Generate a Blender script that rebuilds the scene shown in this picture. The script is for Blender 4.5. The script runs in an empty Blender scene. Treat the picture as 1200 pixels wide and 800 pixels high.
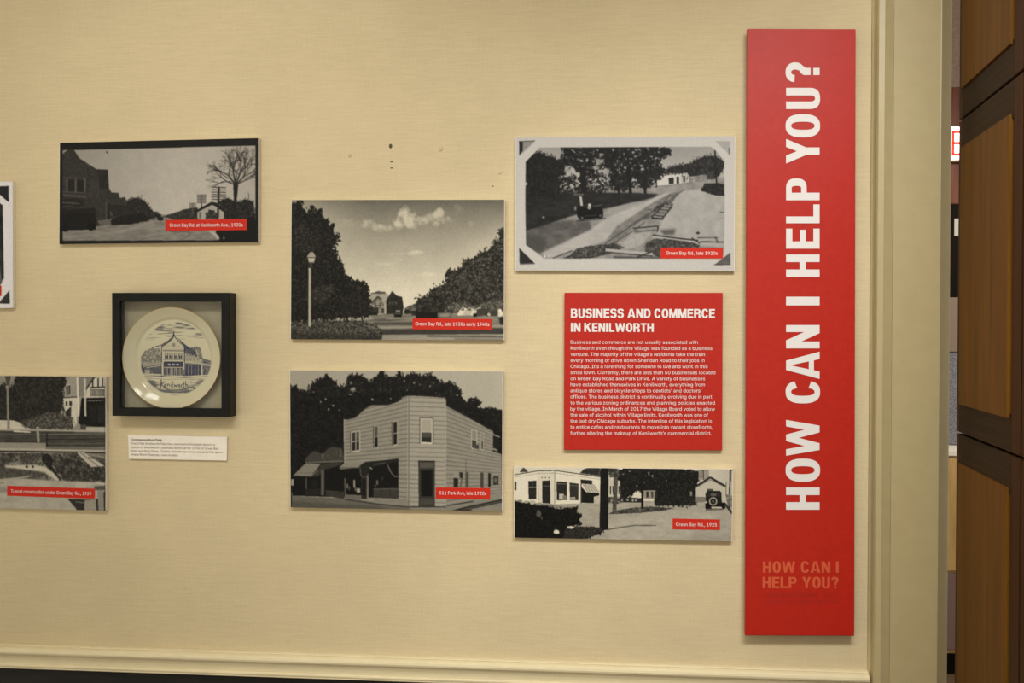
import bpy, bmesh, math
import numpy as np
from mathutils import Vector, Matrix

S = bpy.context.scene
COL = S.collection
# ---------------------------------------------------------------- camera, light, exposure
cam_d = bpy.data.cameras.new('camera'); cam = bpy.data.objects.new('camera', cam_d); COL.objects.link(cam)
cam_d.sensor_width = 36.0; cam_d.sensor_fit = 'HORIZONTAL'; cam_d.lens = 36.0; cam_d.clip_start = .05
YAW, PITCH, ROLL = math.radians(5.198), math.radians(-.748), math.radians(.143)
CAM = Vector((0, -2.2, 1.5))
F_ = Vector((-math.sin(YAW)*math.cos(PITCH), math.cos(YAW)*math.cos(PITCH), math.sin(PITCH)))
R0 = Vector((math.cos(YAW), math.sin(YAW), 0)); U0 = R0.cross(F_)
R_ = R0*math.cos(ROLL)+U0*math.sin(ROLL); U_ = -R0*math.sin(ROLL)+U0*math.cos(ROLL)
M = Matrix.Identity(4)
for i in range(3): M[i][0], M[i][1], M[i][2], M[i][3] = R_[i], U_[i], -F_[i], CAM[i]
cam.matrix_world = M
S.camera = cam

S.view_settings.view_transform = 'Standard'; S.view_settings.look = 'None'
S.view_settings.exposure = 0.28; S.view_settings.gamma = 1.0; S.view_settings.use_curve_mapping = False

W = bpy.data.worlds.new('world'); S.world = W; W.use_nodes = True
bg = W.node_tree.nodes['Background']; bg.inputs[0].default_value = (1.0, .93, .76, 1); bg.inputs[1].default_value = 1.0

def spot(name, loc, aim, power, half, color=(1.0, .985, .955), size=.24):
    d = bpy.data.lights.new(name, 'SPOT'); d.energy = power; d.color = color; d.spot_size = 2*half; d.spot_blend = 1.0; d.shadow_soft_size = size
    o = bpy.data.objects.new(name, d); COL.objects.link(o); o.location = loc
    o.rotation_euler = (Vector(aim)-Vector(loc)).to_track_quat('-Z', 'Y').to_euler(); return o
for lx, ax, az, pw, half in ((-1.10, -.72, 1.835, 48, .521), (-.50, -1.005, 1.395, 48, .745), (.08, .613, 1.00, 68, .713), (.55, .922, 1.024, 115, .852)):
    spot('ceiling_spotlight', (lx, -1.70, 2.68), (ax, 0, az), pw, half)
d = bpy.data.lights.new('rear_room_light', 'AREA'); d.shape = 'DISK'; d.size = .4; d.energy = 30; d.color = (1, .93, .82)
o = bpy.data.objects.new('rear_room_light', d); COL.objects.link(o); o.location = (1.7, 1.5, 2.70)
GLYPHS = r"""A|480|16,0 201,509 276,509 463,0 395,0 287,302 264,372 232,478 245,478 213,371 191,302 85,0/110,142 110,199 370,199 370,142
B|456|60,0 60,509 241,509 289,504 329,491 359,469 381,442 394,410 398,374 395,344 387,320 373,301 356,286 315,267 315,262 339,257 363,245 385,227 402,203 414,173 418,136 413,100 400,67 377,39 344,18 301,4 247,0/125,57 245,57 296,63 330,80 349,105 355,137 352,161 342,184 327,203 306,218 279,228 248,231 125,231/125,285 238,285 265,288 288,296 308,309 323,326 333,348 336,372 330,403 313,429 283,446 240,452 125,452
C|510|267,-7 205,1 150,25 104,63 70,115 48,179 40,254 48,329 70,393 104,445 150,484 205,508 267,516 305,513 340,504 373,490 402,471 427,447 448,418 463,385 473,348 408,348 401,373 389,395 357,428 315,449 267,456 223,450 184,432 150,403 125,364 109,314 103,254 109,194 125,145 151,105 184,76 223,59 267,53 315,60 357,81 389,114 408,160 473,160 463,124 448,91 428,62 402,38 373,19 341,5 305,-4
D|502|219,0 96,0 96,57 215,57 272,63 318,81 354,110 379,149 394,198 399,255 394,312 379,361 354,399 320,428 275,446 221,452 93,452 93,509 225,509 294,501 353,478 399,441 433,391 455,329 462,255 455,181 433,119 398,68 351,31 291,8/125,509 125,0 60,0 60,509
E|419|60,0 60,509 372,509 372,452 125,452 125,286 355,286 355,229 125,229 125,57 375,57 375,0
F|410|60,0 60,509 369,509 369,452 125,452 125,278 346,278 346,221 125,221 125,0
G|520|269,-7 205,1 149,25 104,64 69,116 47,179 40,254 47,329 69,393 103,445 149,484 203,508 265,516 304,513 340,504 374,489 403,469 429,445 449,416 465,384 474,349 408,349 387,393 356,427 315,448 265,456 222,450 183,432 150,404 125,364 109,314 103,254 109,194 125,145 151,105 184,76 224,59 269,53 309,57 345,71 374,93 396,123 410,160 415,202 434,199 283,199 283,256 478,256 478,200 471,141 451,91 419,50 377,19 326,0
H|517|60,0 60,509 125,509 125,289 392,289 392,509 457,509 457,0 392,0 392,232 125,232 125,0
I|300|31,0 31,57 118,57 118,452 31,452 31,509 269,509 269,452 183,452 183,57 269,57 269,0
K|467|104,145 104,216 139,261 174,303 212,344 364,509 448,509 231,276 228,276/60,0 60,509 125,509 125,334 124,225 125,193 125,0/372,0 188,259 228,309 449,0
L|393|60,0 60,509 125,509 125,57 361,57 361,0
M|628|60,0 60,509 152,509 277,187 287,159 299,123 311,84 322,49 307,49 318,83 330,121 342,158 352,187 476,509 568,509 568,0 504,0 504,291 504,327 505,369 506,413 507,457 513,457 498,409 482,363 467,322 456,291 342,0 286,0 170,291 159,321 145,361 129,408 112,457 119,457 120,416 121,372 122,328 122,291 122,0
N|523|60,0 60,509 136,509 343,183 363,151 388,107 414,55 405,54 401,108 399,157 399,195 399,509 463,509 463,0 387,0 202,290 177,331 148,381 108,452 119,454 122,384 124,328 125,291 125,0
O|533|267,-7 205,1 150,25 105,63 70,115 48,179 40,254 48,329 70,393 105,445 150,484 205,508 267,516 329,508 384,484 429,445 464,393 486,329 493,254 486,179 464,115 429,63 384,25 329,1/267,53 310,59 349,76 383,105 408,144 425,194 430,254 425,314 408,365 383,404 349,433 310,450 267,456 223,450 184,433 151,404 125,364 109,314 103,254 109,194 125,144 151,105 184,76 223,59
P|445|60,0 60,509 235,509 289,503 332,487 366,462 390,430 404,391 409,348 404,304 390,265 366,233 332,207 289,191 235,186 109,186 109,242 233,242 269,246 297,256 318,272 333,294 342,319 344,348 342,376 333,402 318,423 297,439 268,449 232,452 125,452 125,0
R|449|60,0 60,509 236,509 290,504 333,489 367,465 390,433 405,395 409,352 405,309 390,271 367,240 333,217 289,203 236,198 96,198 96,255 234,255 269,258 298,267 319,281 334,300 342,324 345,352 342,380 334,405 319,425 298,440 269,449 233,452 125,452 125,0/353,0 230,229 303,229 428,0
S|447|224,-9 172,-4 128,9 91,31 64,60 46,96 38,137 104,137 110,110 123,88 142,71 166,59 194,52 224,49 257,52 286,60 311,74 329,92 341,114 346,139 342,161 332,179 316,193 296,205 245,222 184,239 128,260 86,289 60,326 52,372 58,413 75,448 102,476 138,498 180,511 227,516 275,511 316,498 351,476 377,449 394,415 401,378 337,378 326,412 302,437 267,453 225,459 194,456 167,448 145,435 129,418 118,398 115,376 119,352 131,334 148,319 169,308 212,293 264,279 312,264 359,238 379,220 395,198 405,171 408,139 403,99 386,64 360,34 323,11 278,-4
T|449|32,452 32,509 417,509 417,452 257,452 257,0 193,0 193,452
U|517|259,-8 203,-2 154,15 114,43 85,80 66,124 60,173 60,509 124,509 124,178 128,144 141,113 160,87 187,68 220,56 259,52 298,56 331,68 357,87 377,113 389,144 393,178 393,509 457,509 457,173 451,124 433,80 403,43 363,15 315,-2
V|480|204,0 16,509 84,509 192,206 215,137 248,31 235,31 267,138 290,206 395,509 463,509 278,0
W|686|155,0 16,509 82,509 163,196 175,145 187,94 197,40 189,40 200,94 211,145 224,196 306,509 380,509 462,196 474,145 486,94 497,40 488,40 499,94 510,145 523,196 603,509 670,509 530,0 455,0 368,323 351,391 336,475 350,475 335,395 318,323 230,0
a|389|160,-9 126,-5 94,5 68,22 48,45 35,73 30,108 34,138 43,161 58,179 78,193 125,211 178,220 234,227 265,235 273,243 276,255 276,257 273,279 267,297 256,311 240,322 220,329 196,331 171,329 149,322 118,301 100,274 41,291 57,322 79,346 104,364 133,375 163,382 194,384 239,379 286,360 306,343 322,320 333,290 337,251 337,0 277,0 277,52 272,52 252,25 215,1 190,-6/170,45 202,49 228,59 248,74 263,93 272,115 276,138 276,190 259,182 231,176 200,171 175,168 134,159 117,150 103,139 95,124 92,105 94,87 102,72 114,61 130,52
b|424|229,-8 198,-5 172,4 138,31 118,59 112,59 112,0 53,0 53,509 114,509 114,319 118,319 137,346 171,373 197,381 229,384 274,378 313,361 345,332 370,293 385,245 390,189 385,133 370,84 346,45 313,16 274,-2/220,47 253,51 279,66 301,88 316,117 325,151 328,189 325,227 316,261 301,290 280,311 253,325 220,330 188,325 161,312 140,291 125,263 116,229 113,189 116,150 125,115 140,86 162,65 188,51
c|396|207,-8 159,-2 117,16 82,46 56,85 40,133 34,187 40,243 56,291 82,330 117,360 159,378 207,384 260,377 305,356 340,322 362,277 303,262 290,289 270,311 242,325 207,330 173,325 145,310 124,287 108,258 99,224 96,187 99,151 108,117 124,89 145,66 173,51 207,46 243,52 271,66 292,89 304,117 363,102 354,78 341,56 306,21 261,-1
d|424|195,-8 151,-2 111,16 79,45 55,84 39,133 34,189 39,245 55,293 79,332 112,361 151,378 196,384 228,381 253,373 287,346 306,319 311,319 311,509 372,509 372,0 313,0 313,59 307,59 287,31 252,4 227,-5/205,47 236,51 263,65 284,86 299,115 309,150 312,189 309,229 300,263 284,291 263,312 237,325 205,330 172,325 145,311 124,290 108,261 99,227 96,189 99,151 109,117 124,88 145,66 172,51
e|404|212,-8 161,-2 117,16 82,46 56,85 40,132 34,187 39,242 55,290 81,329 115,359 157,378 205,384 236,382 266,374 294,361 319,341 341,315 357,282 368,242 371,194 371,169 75,169 75,221 338,221 310,202 307,237 298,269 283,294 263,314 237,326 205,330 173,326 146,313 125,294 109,270 99,241 96,211 96,178 100,139 110,106 128,80 151,61 179,50 212,46 254,53 285,73 306,105 365,91 353,63 335,39 311,19 283,4 249,-5
f|254|228,379 228,327 6,327 6,379/81,0 81,432 84,461 96,486 113,505 135,519 161,527 187,530 222,527 243,521 227,468 215,472 195,474 171,470 154,460 145,443 142,419 142,0
g|425|207,-151 168,-148 134,-140 105,-127 82,-110 64,-91 51,-69 101,-41 122,-66 154,-88 178,-95 207,-97 249,-92 282,-75 304,-47 311,-6 311,68 306,68 287,41 252,16 227,8 195,5 152,10 113,27 80,53 55,90 39,136 34,191 39,246 55,293 80,332 112,361 152,378 196,384 228,382 253,373 288,346 308,319 313,319 313,379 372,379 372,-9 367,-54 350,-90 324,-117 291,-136 251,-147/205,59 237,63 264,75 285,95 300,121 309,154 312,193 309,231 300,264 285,291 264,312 237,325 205,330 172,325 145,312 124,290 109,262 99,229 96,193 99,155 109,123 124,96 145,76 172,63
h|410|114,227 114,0 53,0 53,509 114,509 114,287 102,287 124,332 152,362 187,379 227,384 264,380 295,369 321,349 341,321 353,285 357,240 357,0 296,0 296,235 290,275 273,304 246,323 210,329 184,326 161,317 141,303 126,283 117,257
i|167|53,0 53,379 114,379 114,0/84,443 67,446 54,455 44,468 41,483 44,499 54,512 67,521 84,524 100,521 114,512 123,499 126,483 123,468 114,455 100,446
j|167|53,379 114,379 114,-30 111,-63 102,-90 86,-113 65,-129 37,-139 4,-143 -10,-143 -10,-87 2,-87 25,-83 40,-72 50,-54 53,-29/83,443 67,446 53,455 44,468 41,483 44,499 53,512 67,521 83,524 100,521 114,512 123,499 126,483 123,468 114,455 100,446
k|381|110,137 110,212 121,212 284,379 360,379 184,199 177,199/53,0 53,509 114,509 114,0/294,0 148,186 191,229 372,0
l|189|139,-2 101,3 74,20 58,47 53,84 53,509 114,509 114,99 115,77 120,62 130,54 146,52 160,53 170,54 181,3 162,-1
m|610|53,0 53,379 112,379 112,295 108,295 118,323 132,346 151,363 172,376 195,384 219,386 257,380 287,361 309,331 321,295 312,295 322,321 337,343 357,361 381,375 407,383 437,386 468,383 497,372 522,354 541,328 553,296 557,255 557,0 496,0 496,254 490,289 473,313 447,326 419,330 395,328 374,320 358,307 345,290 338,270 335,247 335,0 274,0 274,260 269,288 253,311 229,326 199,330 178,328 158,320 140,307 126,289 117,266 114,238 114,0
n|410|114,227 114,0 53,0 53,379 112,379 112,287 102,287 124,332 152,362 187,379 227,384 264,380 295,369 321,349 341,321 353,285 357,240 357,0 296,0 296,235 290,275 273,304 246,323 210,329 184,326 161,317 141,303 126,283 117,257
o|415|207,-8 159,-2 117,16 82,46 56,85 40,133 34,187 40,243 56,291 82,330 117,360 159,378 207,384 256,378 299,360 333,330 359,291 376,243 381,187 376,133 359,85 333,46 299,16 256,-2/207,46 242,51 270,66 292,89 307,117 316,151 319,187 316,224 307,258 292,287 270,310 242,325 207,330 173,325 145,310 124,287 108,258 99,224 96,187 99,151 108,117 124,89 145,66 173,51
p|424|53,-143 53,379 112,379 112,319 118,319 137,346 171,373 197,381 229,384 274,378 313,361 345,332 370,293 385,245 390,189 385,133 370,84 346,45 313,16 274,-2 229,-8 198,-5 173,4 138,31 118,59 114,59 114,-143/220,47 253,51 279,66 301,88 316,117 325,151 328,189 325,227 316,261 301,290 280,311 253,325 220,330 188,325 161,312 140,291 125,263 116,229 113,189 116,150 125,115 140,86 162,65 188,51
q|424|372,-143 311,-143 311,59 306,59 287,31 252,4 227,-5 195,-8 151,-2 111,16 79,45 55,84 39,133 34,189 39,245 55,293 79,332 112,361 151,378 196,384 228,381 253,373 287,346 307,319 313,319 313,379 372,379/205,47 236,51 263,65 284,86 299,115 309,150 312,189 309,229 300,263 284,291 263,312 237,325 205,330 172,325 145,311 124,290 108,261 99,227 96,189 99,151 109,117 124,88 145,66 172,51
r|259|53,0 53,379 112,379 112,321 115,321 130,347 152,367 181,380 213,385 229,384 243,384 243,322 230,324 207,326 182,323 159,315 140,301 126,284 117,262 114,237 114,0
s|365|182,-8 145,-5 112,3 84,18 62,38 45,63 36,94 94,107 105,79 124,60 150,49 181,45 217,50 244,62 262,81 268,103 265,121 254,136 237,147 212,155 149,170 104,186 72,208 53,237 47,274 51,305 65,332 87,354 115,370 149,381 187,384 223,381 254,372 279,358 299,339 314,316 324,290 268,277 258,298 243,316 219,328 187,333 156,329 131,317 114,299 109,277 112,258 124,243 144,232 172,223 229,209 275,194 306,171 325,142 331,107 326,75 312,47 290,24 260,6 223,-5
t|227|204,379 204,327 6,327 6,379/65,471 126,471 126,98 128,76 136,61 150,53 170,50 185,51 202,54 213,2 192,-3 168,-4 125,2 92,21 72,52 65,93
u|410|182,-5 146,-1 115,11 89,31 69,59 57,95 53,139 53,379 114,379 114,144 119,105 137,75 164,56 200,50 226,53 249,62 268,77 283,97 293,122 296,153 296,379 357,379 357,0 298,0 298,92 307,92 286,47 257,17 222,0
v|389|163,0 17,379 84,379 165,155 187,87 206,21 184,21 203,87 224,155 305,379 371,379 226,0
w|567|138,0 23,379 87,379 133,214 154,137 175,41 165,41 186,135 206,214 252,379 316,379 362,214 382,136 402,41 391,41 413,135 434,214 480,379 545,379 429,0 368,0 319,172 305,225 291,280 277,338 291,338 277,280 263,225 248,172 199,0
y|389|47,-139 61,-86 71,-87 104,-89 118,-84 130,-74 141,-58 151,-36 163,-1 17,379 84,379 165,155 187,87 206,21 184,21 202,87 224,155 305,379 371,379 204,-58 177,-107 159,-124 139,-136 117,-143 91,-145 65,-143
z|380|42,0 42,46 254,320 254,323 48,323 48,379 333,379 333,331 126,60 126,56 339,56 339,0
0|453|227,-7 174,1 130,24 95,62 69,113 53,178 48,254 53,330 69,395 95,447 130,484 174,508 227,516 279,508 323,484 358,447 384,395 400,330 405,254 400,178 384,113 359,62 323,24 279,1/227,50 261,56 290,74 313,103 330,144 340,194 344,254 340,314 330,365 313,405 290,435 261,453 227,460 192,453 163,435 140,405 123,365 113,314 109,254 113,194 123,144 140,103 163,74 192,56
1|453|76,0 76,55 391,55 391,0/276,509 276,0 212,0 212,448 209,448 86,358 86,427 198,509
2|453|64,0 64,47 234,229 282,282 311,327 318,348 320,371 317,397 308,419 293,436 273,449 250,457 224,460 196,457 172,447 153,433 139,413 130,390 127,362 66,362 71,405 86,442 111,473 143,496 182,511 225,516 268,511 306,497 337,474 361,445 376,411 381,372 378,345 371,318 357,290 336,259 267,180 153,60 153,57 389,57 389,0
3|453|218,-7 173,-3 133,10 98,30 70,57 52,91 44,132 109,132 115,107 126,87 144,71 165,59 191,52 219,50 248,53 275,61 297,74 315,93 325,116 329,145 326,172 316,196 299,217 275,234 242,244 201,248 157,248 157,299 288,448 288,452 70,452 70,509 372,509 372,461 211,278 211,289 264,288 308,276 344,253 371,222 387,186 393,145 387,103 370,66 344,36 309,12 266,-2
4|453|40,105 40,158 247,509 311,509 109,166 109,163 413,163 413,105/282,0 282,121 282,146 282,318 343,318 343,0
5|453|221,-7 178,-2 140,11 108,32 83,60 66,93 60,130 122,130 127,108 138,89 154,73 173,60 196,52 221,50 250,53 276,64 298,82 314,104 324,131 328,162 324,193 314,221 297,244 275,262 248,273 218,277 167,268 145,258 128,246 67,253 96,509 366,509 366,452 151,452 134,301 136,301 155,315 178,325 203,331 229,334 263,330 294,321 321,306 345,285 364,260 379,231 388,199 391,163 385,117 369,76 343,41 309,15 268,-1
7|453|97,0 323,448 323,452 62,452 62,509 391,509 391,449 165,0
8|453|226,-7 178,-2 136,11 101,33 74,62 57,96 52,135 55,166 65,195 81,220 101,241 125,256 153,265 153,267 119,282 93,308 76,342 70,380 75,417 90,450 114,477 146,498 184,511 226,516 269,511 306,498 337,477 361,450 377,417 382,380 376,342 359,308 333,282 300,267 300,265 327,256 351,241 372,220 387,195 397,166 401,135 395,96 378,62 352,33 317,11 275,-2/226,49 258,52 285,60 307,74 323,91 333,113 337,139 333,165 322,189 305,208 283,223 256,232 226,235 196,232 169,223 147,208 130,189 119,165 115,139 119,113 129,91 145,74 167,60 195,52/226,290 252,292 274,300 293,313 307,330 316,351 319,376 316,399 308,420 294,437 275,449 252,457 226,460 200,457 177,449 159,437 145,420 136,399 133,376 136,351 145,330 159,313 178,300 201,292
9|453|226,516 271,510 310,494 343,468 368,434 384,393 389,347 385,309 373,270 350,224 315,168 200,0 130,0 301,248 307,248 287,221 257,202 218,195 175,199 137,214 106,237 83,269 68,307 64,352 69,397 85,436 110,469 143,494 182,510/226,460 199,457 174,446 154,429 138,407 129,381 125,352 129,322 138,295 154,274 174,257 199,247 226,243 254,247 279,257 299,273 314,295 324,321 327,350 324,381 314,407 299,429 279,446 254,457
.|188|95,-4 78,-1 63,9 53,24 50,41 53,59 63,73 78,83 95,87 113,83 128,73 138,59 141,41 138,24 128,9 113,-1
,|188|38,-119 68,71 137,71 84,-119
’|177|52,318 82,509 151,509 98,318
 |188|"""
# ---------------------------------------------------------------- drawing of the printed pictures (pure numpy)
def homog(src, dst):
    A, b = [], []
    for (x, y), (u, v) in zip(src, dst):
        A.append([x, y, 1, 0, 0, 0, -u*x, -u*y]); b.append(u)
        A.append([0, 0, 0, x, y, 1, -v*x, -v*y]); b.append(v)
    h = np.linalg.solve(np.array(A, float), np.array(b, float))
    return np.append(h, 1).reshape(3, 3)

def happly(H, pts):
    p = np.asarray(pts, float).reshape(-1, 2)
    q = np.c_[p, np.ones(len(p))] @ H.T
    return q[:, :2] / q[:, 2:3]

def vnoise(h, w, sx, sy, rng):
    gx, gy = int(w/sx)+3, int(h/sy)+3
    g = rng.random((gy, gx))
    y = np.arange(h)/sy; x = np.arange(w)/sx
    yi, xi = y.astype(int), x.astype(int)
    fy, fx = y-yi, x-xi
    fy = fy*fy*(3-2*fy); fx = fx*fx*(3-2*fx)
    a = g[yi][:, xi]*(1-fx)+g[yi][:, xi+1]*fx
    b = g[yi+1][:, xi]*(1-fx)+g[yi+1][:, xi+1]*fx
    return a*(1-fy)[:, None]+b*fy[:, None]

def box1(a, r, ax):
    if r < 1: return a
    pad = [(0, 0), (0, 0)]; pad[ax] = (r+1, r)
    c = np.cumsum(np.pad(a, pad, mode='edge'), axis=ax)
    n = a.shape[ax]; k = 2*r+1
    return (c.take(range(k, k+n), ax)-c.take(range(0, n), ax))/k

def blur(a, r):
    r = int(round(r))
    for _ in range(2): a = box1(box1(a, r, 0), r, 1)
    return a

class Art:
    SS = 2
    def __init__(self, quad, w, h, seed, base=128):
        self.w, self.h = w*self.SS, h*self.SS
        self.H = homog(quad, [(0, 0), (self.w, 0), (self.w, self.h), (0, self.h)])
        self.k = self.w/abs(quad[1][0]-quad[0][0])       # canvas px per drawing unit
        self.c = np.full((self.h, self.w), float(base))
        self.rng = np.random.default_rng(seed)
        Hi = np.linalg.inv(self.H)
        self.Y, self.X = np.mgrid[0:self.h, 0:self.w]+.5
        q = np.c_[self.X.ravel(), self.Y.ravel(), np.ones(self.X.size)] @ Hi.T
        self.ux = (q[:, 0]/q[:, 2]).reshape(self.h, self.w); self.uy = (q[:, 1]/q[:, 2]).reshape(self.h, self.w)
    def fbm(self, s, oct=3, asp=1.0):
        s = s*self.k; out = 0; amp = 1; tot = 0
        for i in range(oct):
            out = out+amp*vnoise(self.h, self.w, max(s*asp, 1.01), max(s, 1.01), self.rng); tot += amp; amp *= .55; s *= .5
        return out/tot
    def mask(self, pts):
        p = happly(self.H, pts)
        m = np.zeros((self.h, self.w))
        x0, y0 = np.floor(p.min(0)).astype(int)-1; x1, y1 = np.ceil(p.max(0)).astype(int)+1
        x0, y0 = max(x0, 0), max(y0, 0); x1, y1 = min(x1, self.w), min(y1, self.h)
        if x1 <= x0 or y1 <= y0: return m
        X = np.arange(x0, x1)+.5; Y = np.arange(y0, y1)+.5
        ins = np.zeros((len(Y), len(X)), bool)
        for (ax, ay), (bx, by) in zip(p, np.roll(p, -1, 0)):
            if ay == by: continue
            r = (Y >= min(ay, by)) & (Y < max(ay, by))
            xs = ax+(Y-ay)*(bx-ax)/(by-ay)
            ins ^= r[:, None] & (X[None, :] < xs[:, None])
        m[y0:y1, x0:x1] = ins
        return m
    def put(self, m, t, a=1.0):
        m = m*a; self.c = self.c*(1-m)+t*m
    def quick(self, p, t, a):
        """small untextured polygon given in canvas px, drawn only inside its own box"""
        x0, y0 = np.maximum(np.floor(p.min(0)).astype(int)-1, 0); x1, y1 = np.ceil(p.max(0)).astype(int)+1
        x1, y1 = min(x1, self.w), min(y1, self.h)
        if x1 <= x0 or y1 <= y0: return
        X = np.arange(x0, x1)+.5; Y = np.arange(y0, y1)+.5; ins = np.zeros((len(Y), len(X)), bool)
        for (ax, ay), (bx, by) in zip(p, np.roll(p, -1, 0)):
            if ay == by: continue
            r = (Y >= min(ay, by)) & (Y < max(ay, by)); xs = ax+(Y-ay)*(bx-ax)/(by-ay)
            ins ^= r[:, None] & (X[None, :] < xs[:, None])
        v = self.c[y0:y1, x0:x1]; v[ins] = v[ins]*(1-a)+t*a
    def sprigs(self, pts, n, lo, hi, size, out=8, up=.6, inside=0):
        """leafy dabs along an outline (and lighter ones scattered inside it)"""
        R = self.rng; P = np.asarray(pts, float); Q = np.roll(P, -1, 0); L = np.hypot(*(Q-P).T)
        m = self.mask(pts) > .5
        for i in R.choice(len(P), n, p=L/L.sum()):
            c = P[i]+(Q[i]-P[i])*R.random()+R.normal(0, out, 2)
            self.dab(c, size*R.uniform(.5, 1.3), -math.pi/2+R.normal(0, 1.2-up), lo+R.uniform(0, 10))
        ys, xs = np.nonzero(m)
        if len(ys) and inside:
            Hi = np.linalg.inv(self.H)
            k = R.integers(0, len(ys), inside); pp = happly(Hi, np.c_[xs[k], ys[k]])
            for c in pp: self.dab(c, size*R.uniform(.35, .9), -math.pi/2+R.normal(0, .9), lo+(hi-lo)*R.random()**2.2, .8)
    def dab(self, c, s, ang, t, a=1.0):
        d = np.array([math.cos(ang), math.sin(ang)])*s/2; n = np.array([-d[1], d[0]])*.42
        self.quick(happly(self.H, [c-d, c+n, c+d, c-n]), t, a)
    def poly(self, pts, t, soft=0, a=1.0, tex=0, ts=20, asp=1.0):
        if not soft and not tex: return self.quick(happly(self.H, pts), t, a)
        m = self.mask(pts)
        if soft: m = blur(m, soft*self.k)
        if tex: t = t+tex*2*(self.fbm(ts, 3, asp)-.5)
        self.put(m, t, a)
    def box(self, x0, y0, x1, y1, t, **k): self.poly([(x0, y0), (x1, y0), (x1, y1), (x0, y1)], t, **k)
    def line(self, pts, w, t, a=1.0, soft=0):
        for (ax, ay), (bx, by) in zip(pts[:-1], pts[1:]):
            L = math.hypot(bx-ax, by-ay) or 1
            nx, ny = -(by-ay)/L*w/2, (bx-ax)/L*w/2
            self.poly([(ax+nx, ay+ny), (bx+nx, by+ny), (bx-nx, by-ny), (ax-nx, ay-ny)], t, a=a, soft=soft)
    def ell(self, cx, cy, rx, ry, t, soft=0, a=1.0, rough=0, ts=15):
        d = ((self.ux-cx)/rx)**2+((self.uy-cy)/ry)**2
        if rough: d = d+rough*(self.fbm(ts)-.5)
        m = np.clip((1-d)/(soft if soft else .05), 0, 1)
        self.put(m, t, a)
    def fol(self, pts, lo, hi, edge=10, rough=1.2, ts=16, tex=9, holes=0, gam=1.6, spr=0, sz=14, ins=0):
        m = blur(self.mask(pts), edge*self.k)
        n = self.fbm(ts, 4)-.5
        v = m+rough*n*(1-np.abs(2*m-1))*1.0
        mm = np.clip((v-.45)*7, 0, 1)
        if holes: mm = mm*np.clip((.5+holes-self.fbm(ts*.7, 3))*12, 0, 1)
        t = self.fbm(tex, 3); t = np.clip((t-.25)/.5, 0, 1)**gam
        self.put(mm, lo+(hi-lo)*t*.75)
        if spr: self.sprigs(pts, int(spr*sum(math.hypot(a[0]-b[0], a[1]-b[1]) for a, b in zip(pts, pts[1:]+pts[:1]))/100), lo, hi, sz, edge*.9, .6, ins)
    def tone(self, fn, m=None, a=1.0):
        t = fn(self.ux, self.uy); self.put(np.ones_like(self.c) if m is None else m, t, a)
    def done(self, grain=5, soft=0.0):
        c = self.c
        if soft: c = blur(c, soft)
        c = c.reshape(self.h//2, 2, self.w//2, 2).mean((1, 3))
        return np.clip(c+grain*self.rng.normal(size=c.shape), 6, 250)

def tree(A, x, y, ang, L, w, t, depth, rng):
    x2, y2 = x+L*math.cos(ang), y-L*math.sin(ang)
    A.line([(x, y), (x2, y2)], w, t, a=.9 if w > 3 else .75)
    if depth == 0: return
    for k in range(3 if depth > 2 else 2):
        tree(A, x2, y2, ang+rng.uniform(-.75, .75), L*rng.uniform(.62, .85), w*.62, t, depth-1, rng)

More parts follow.
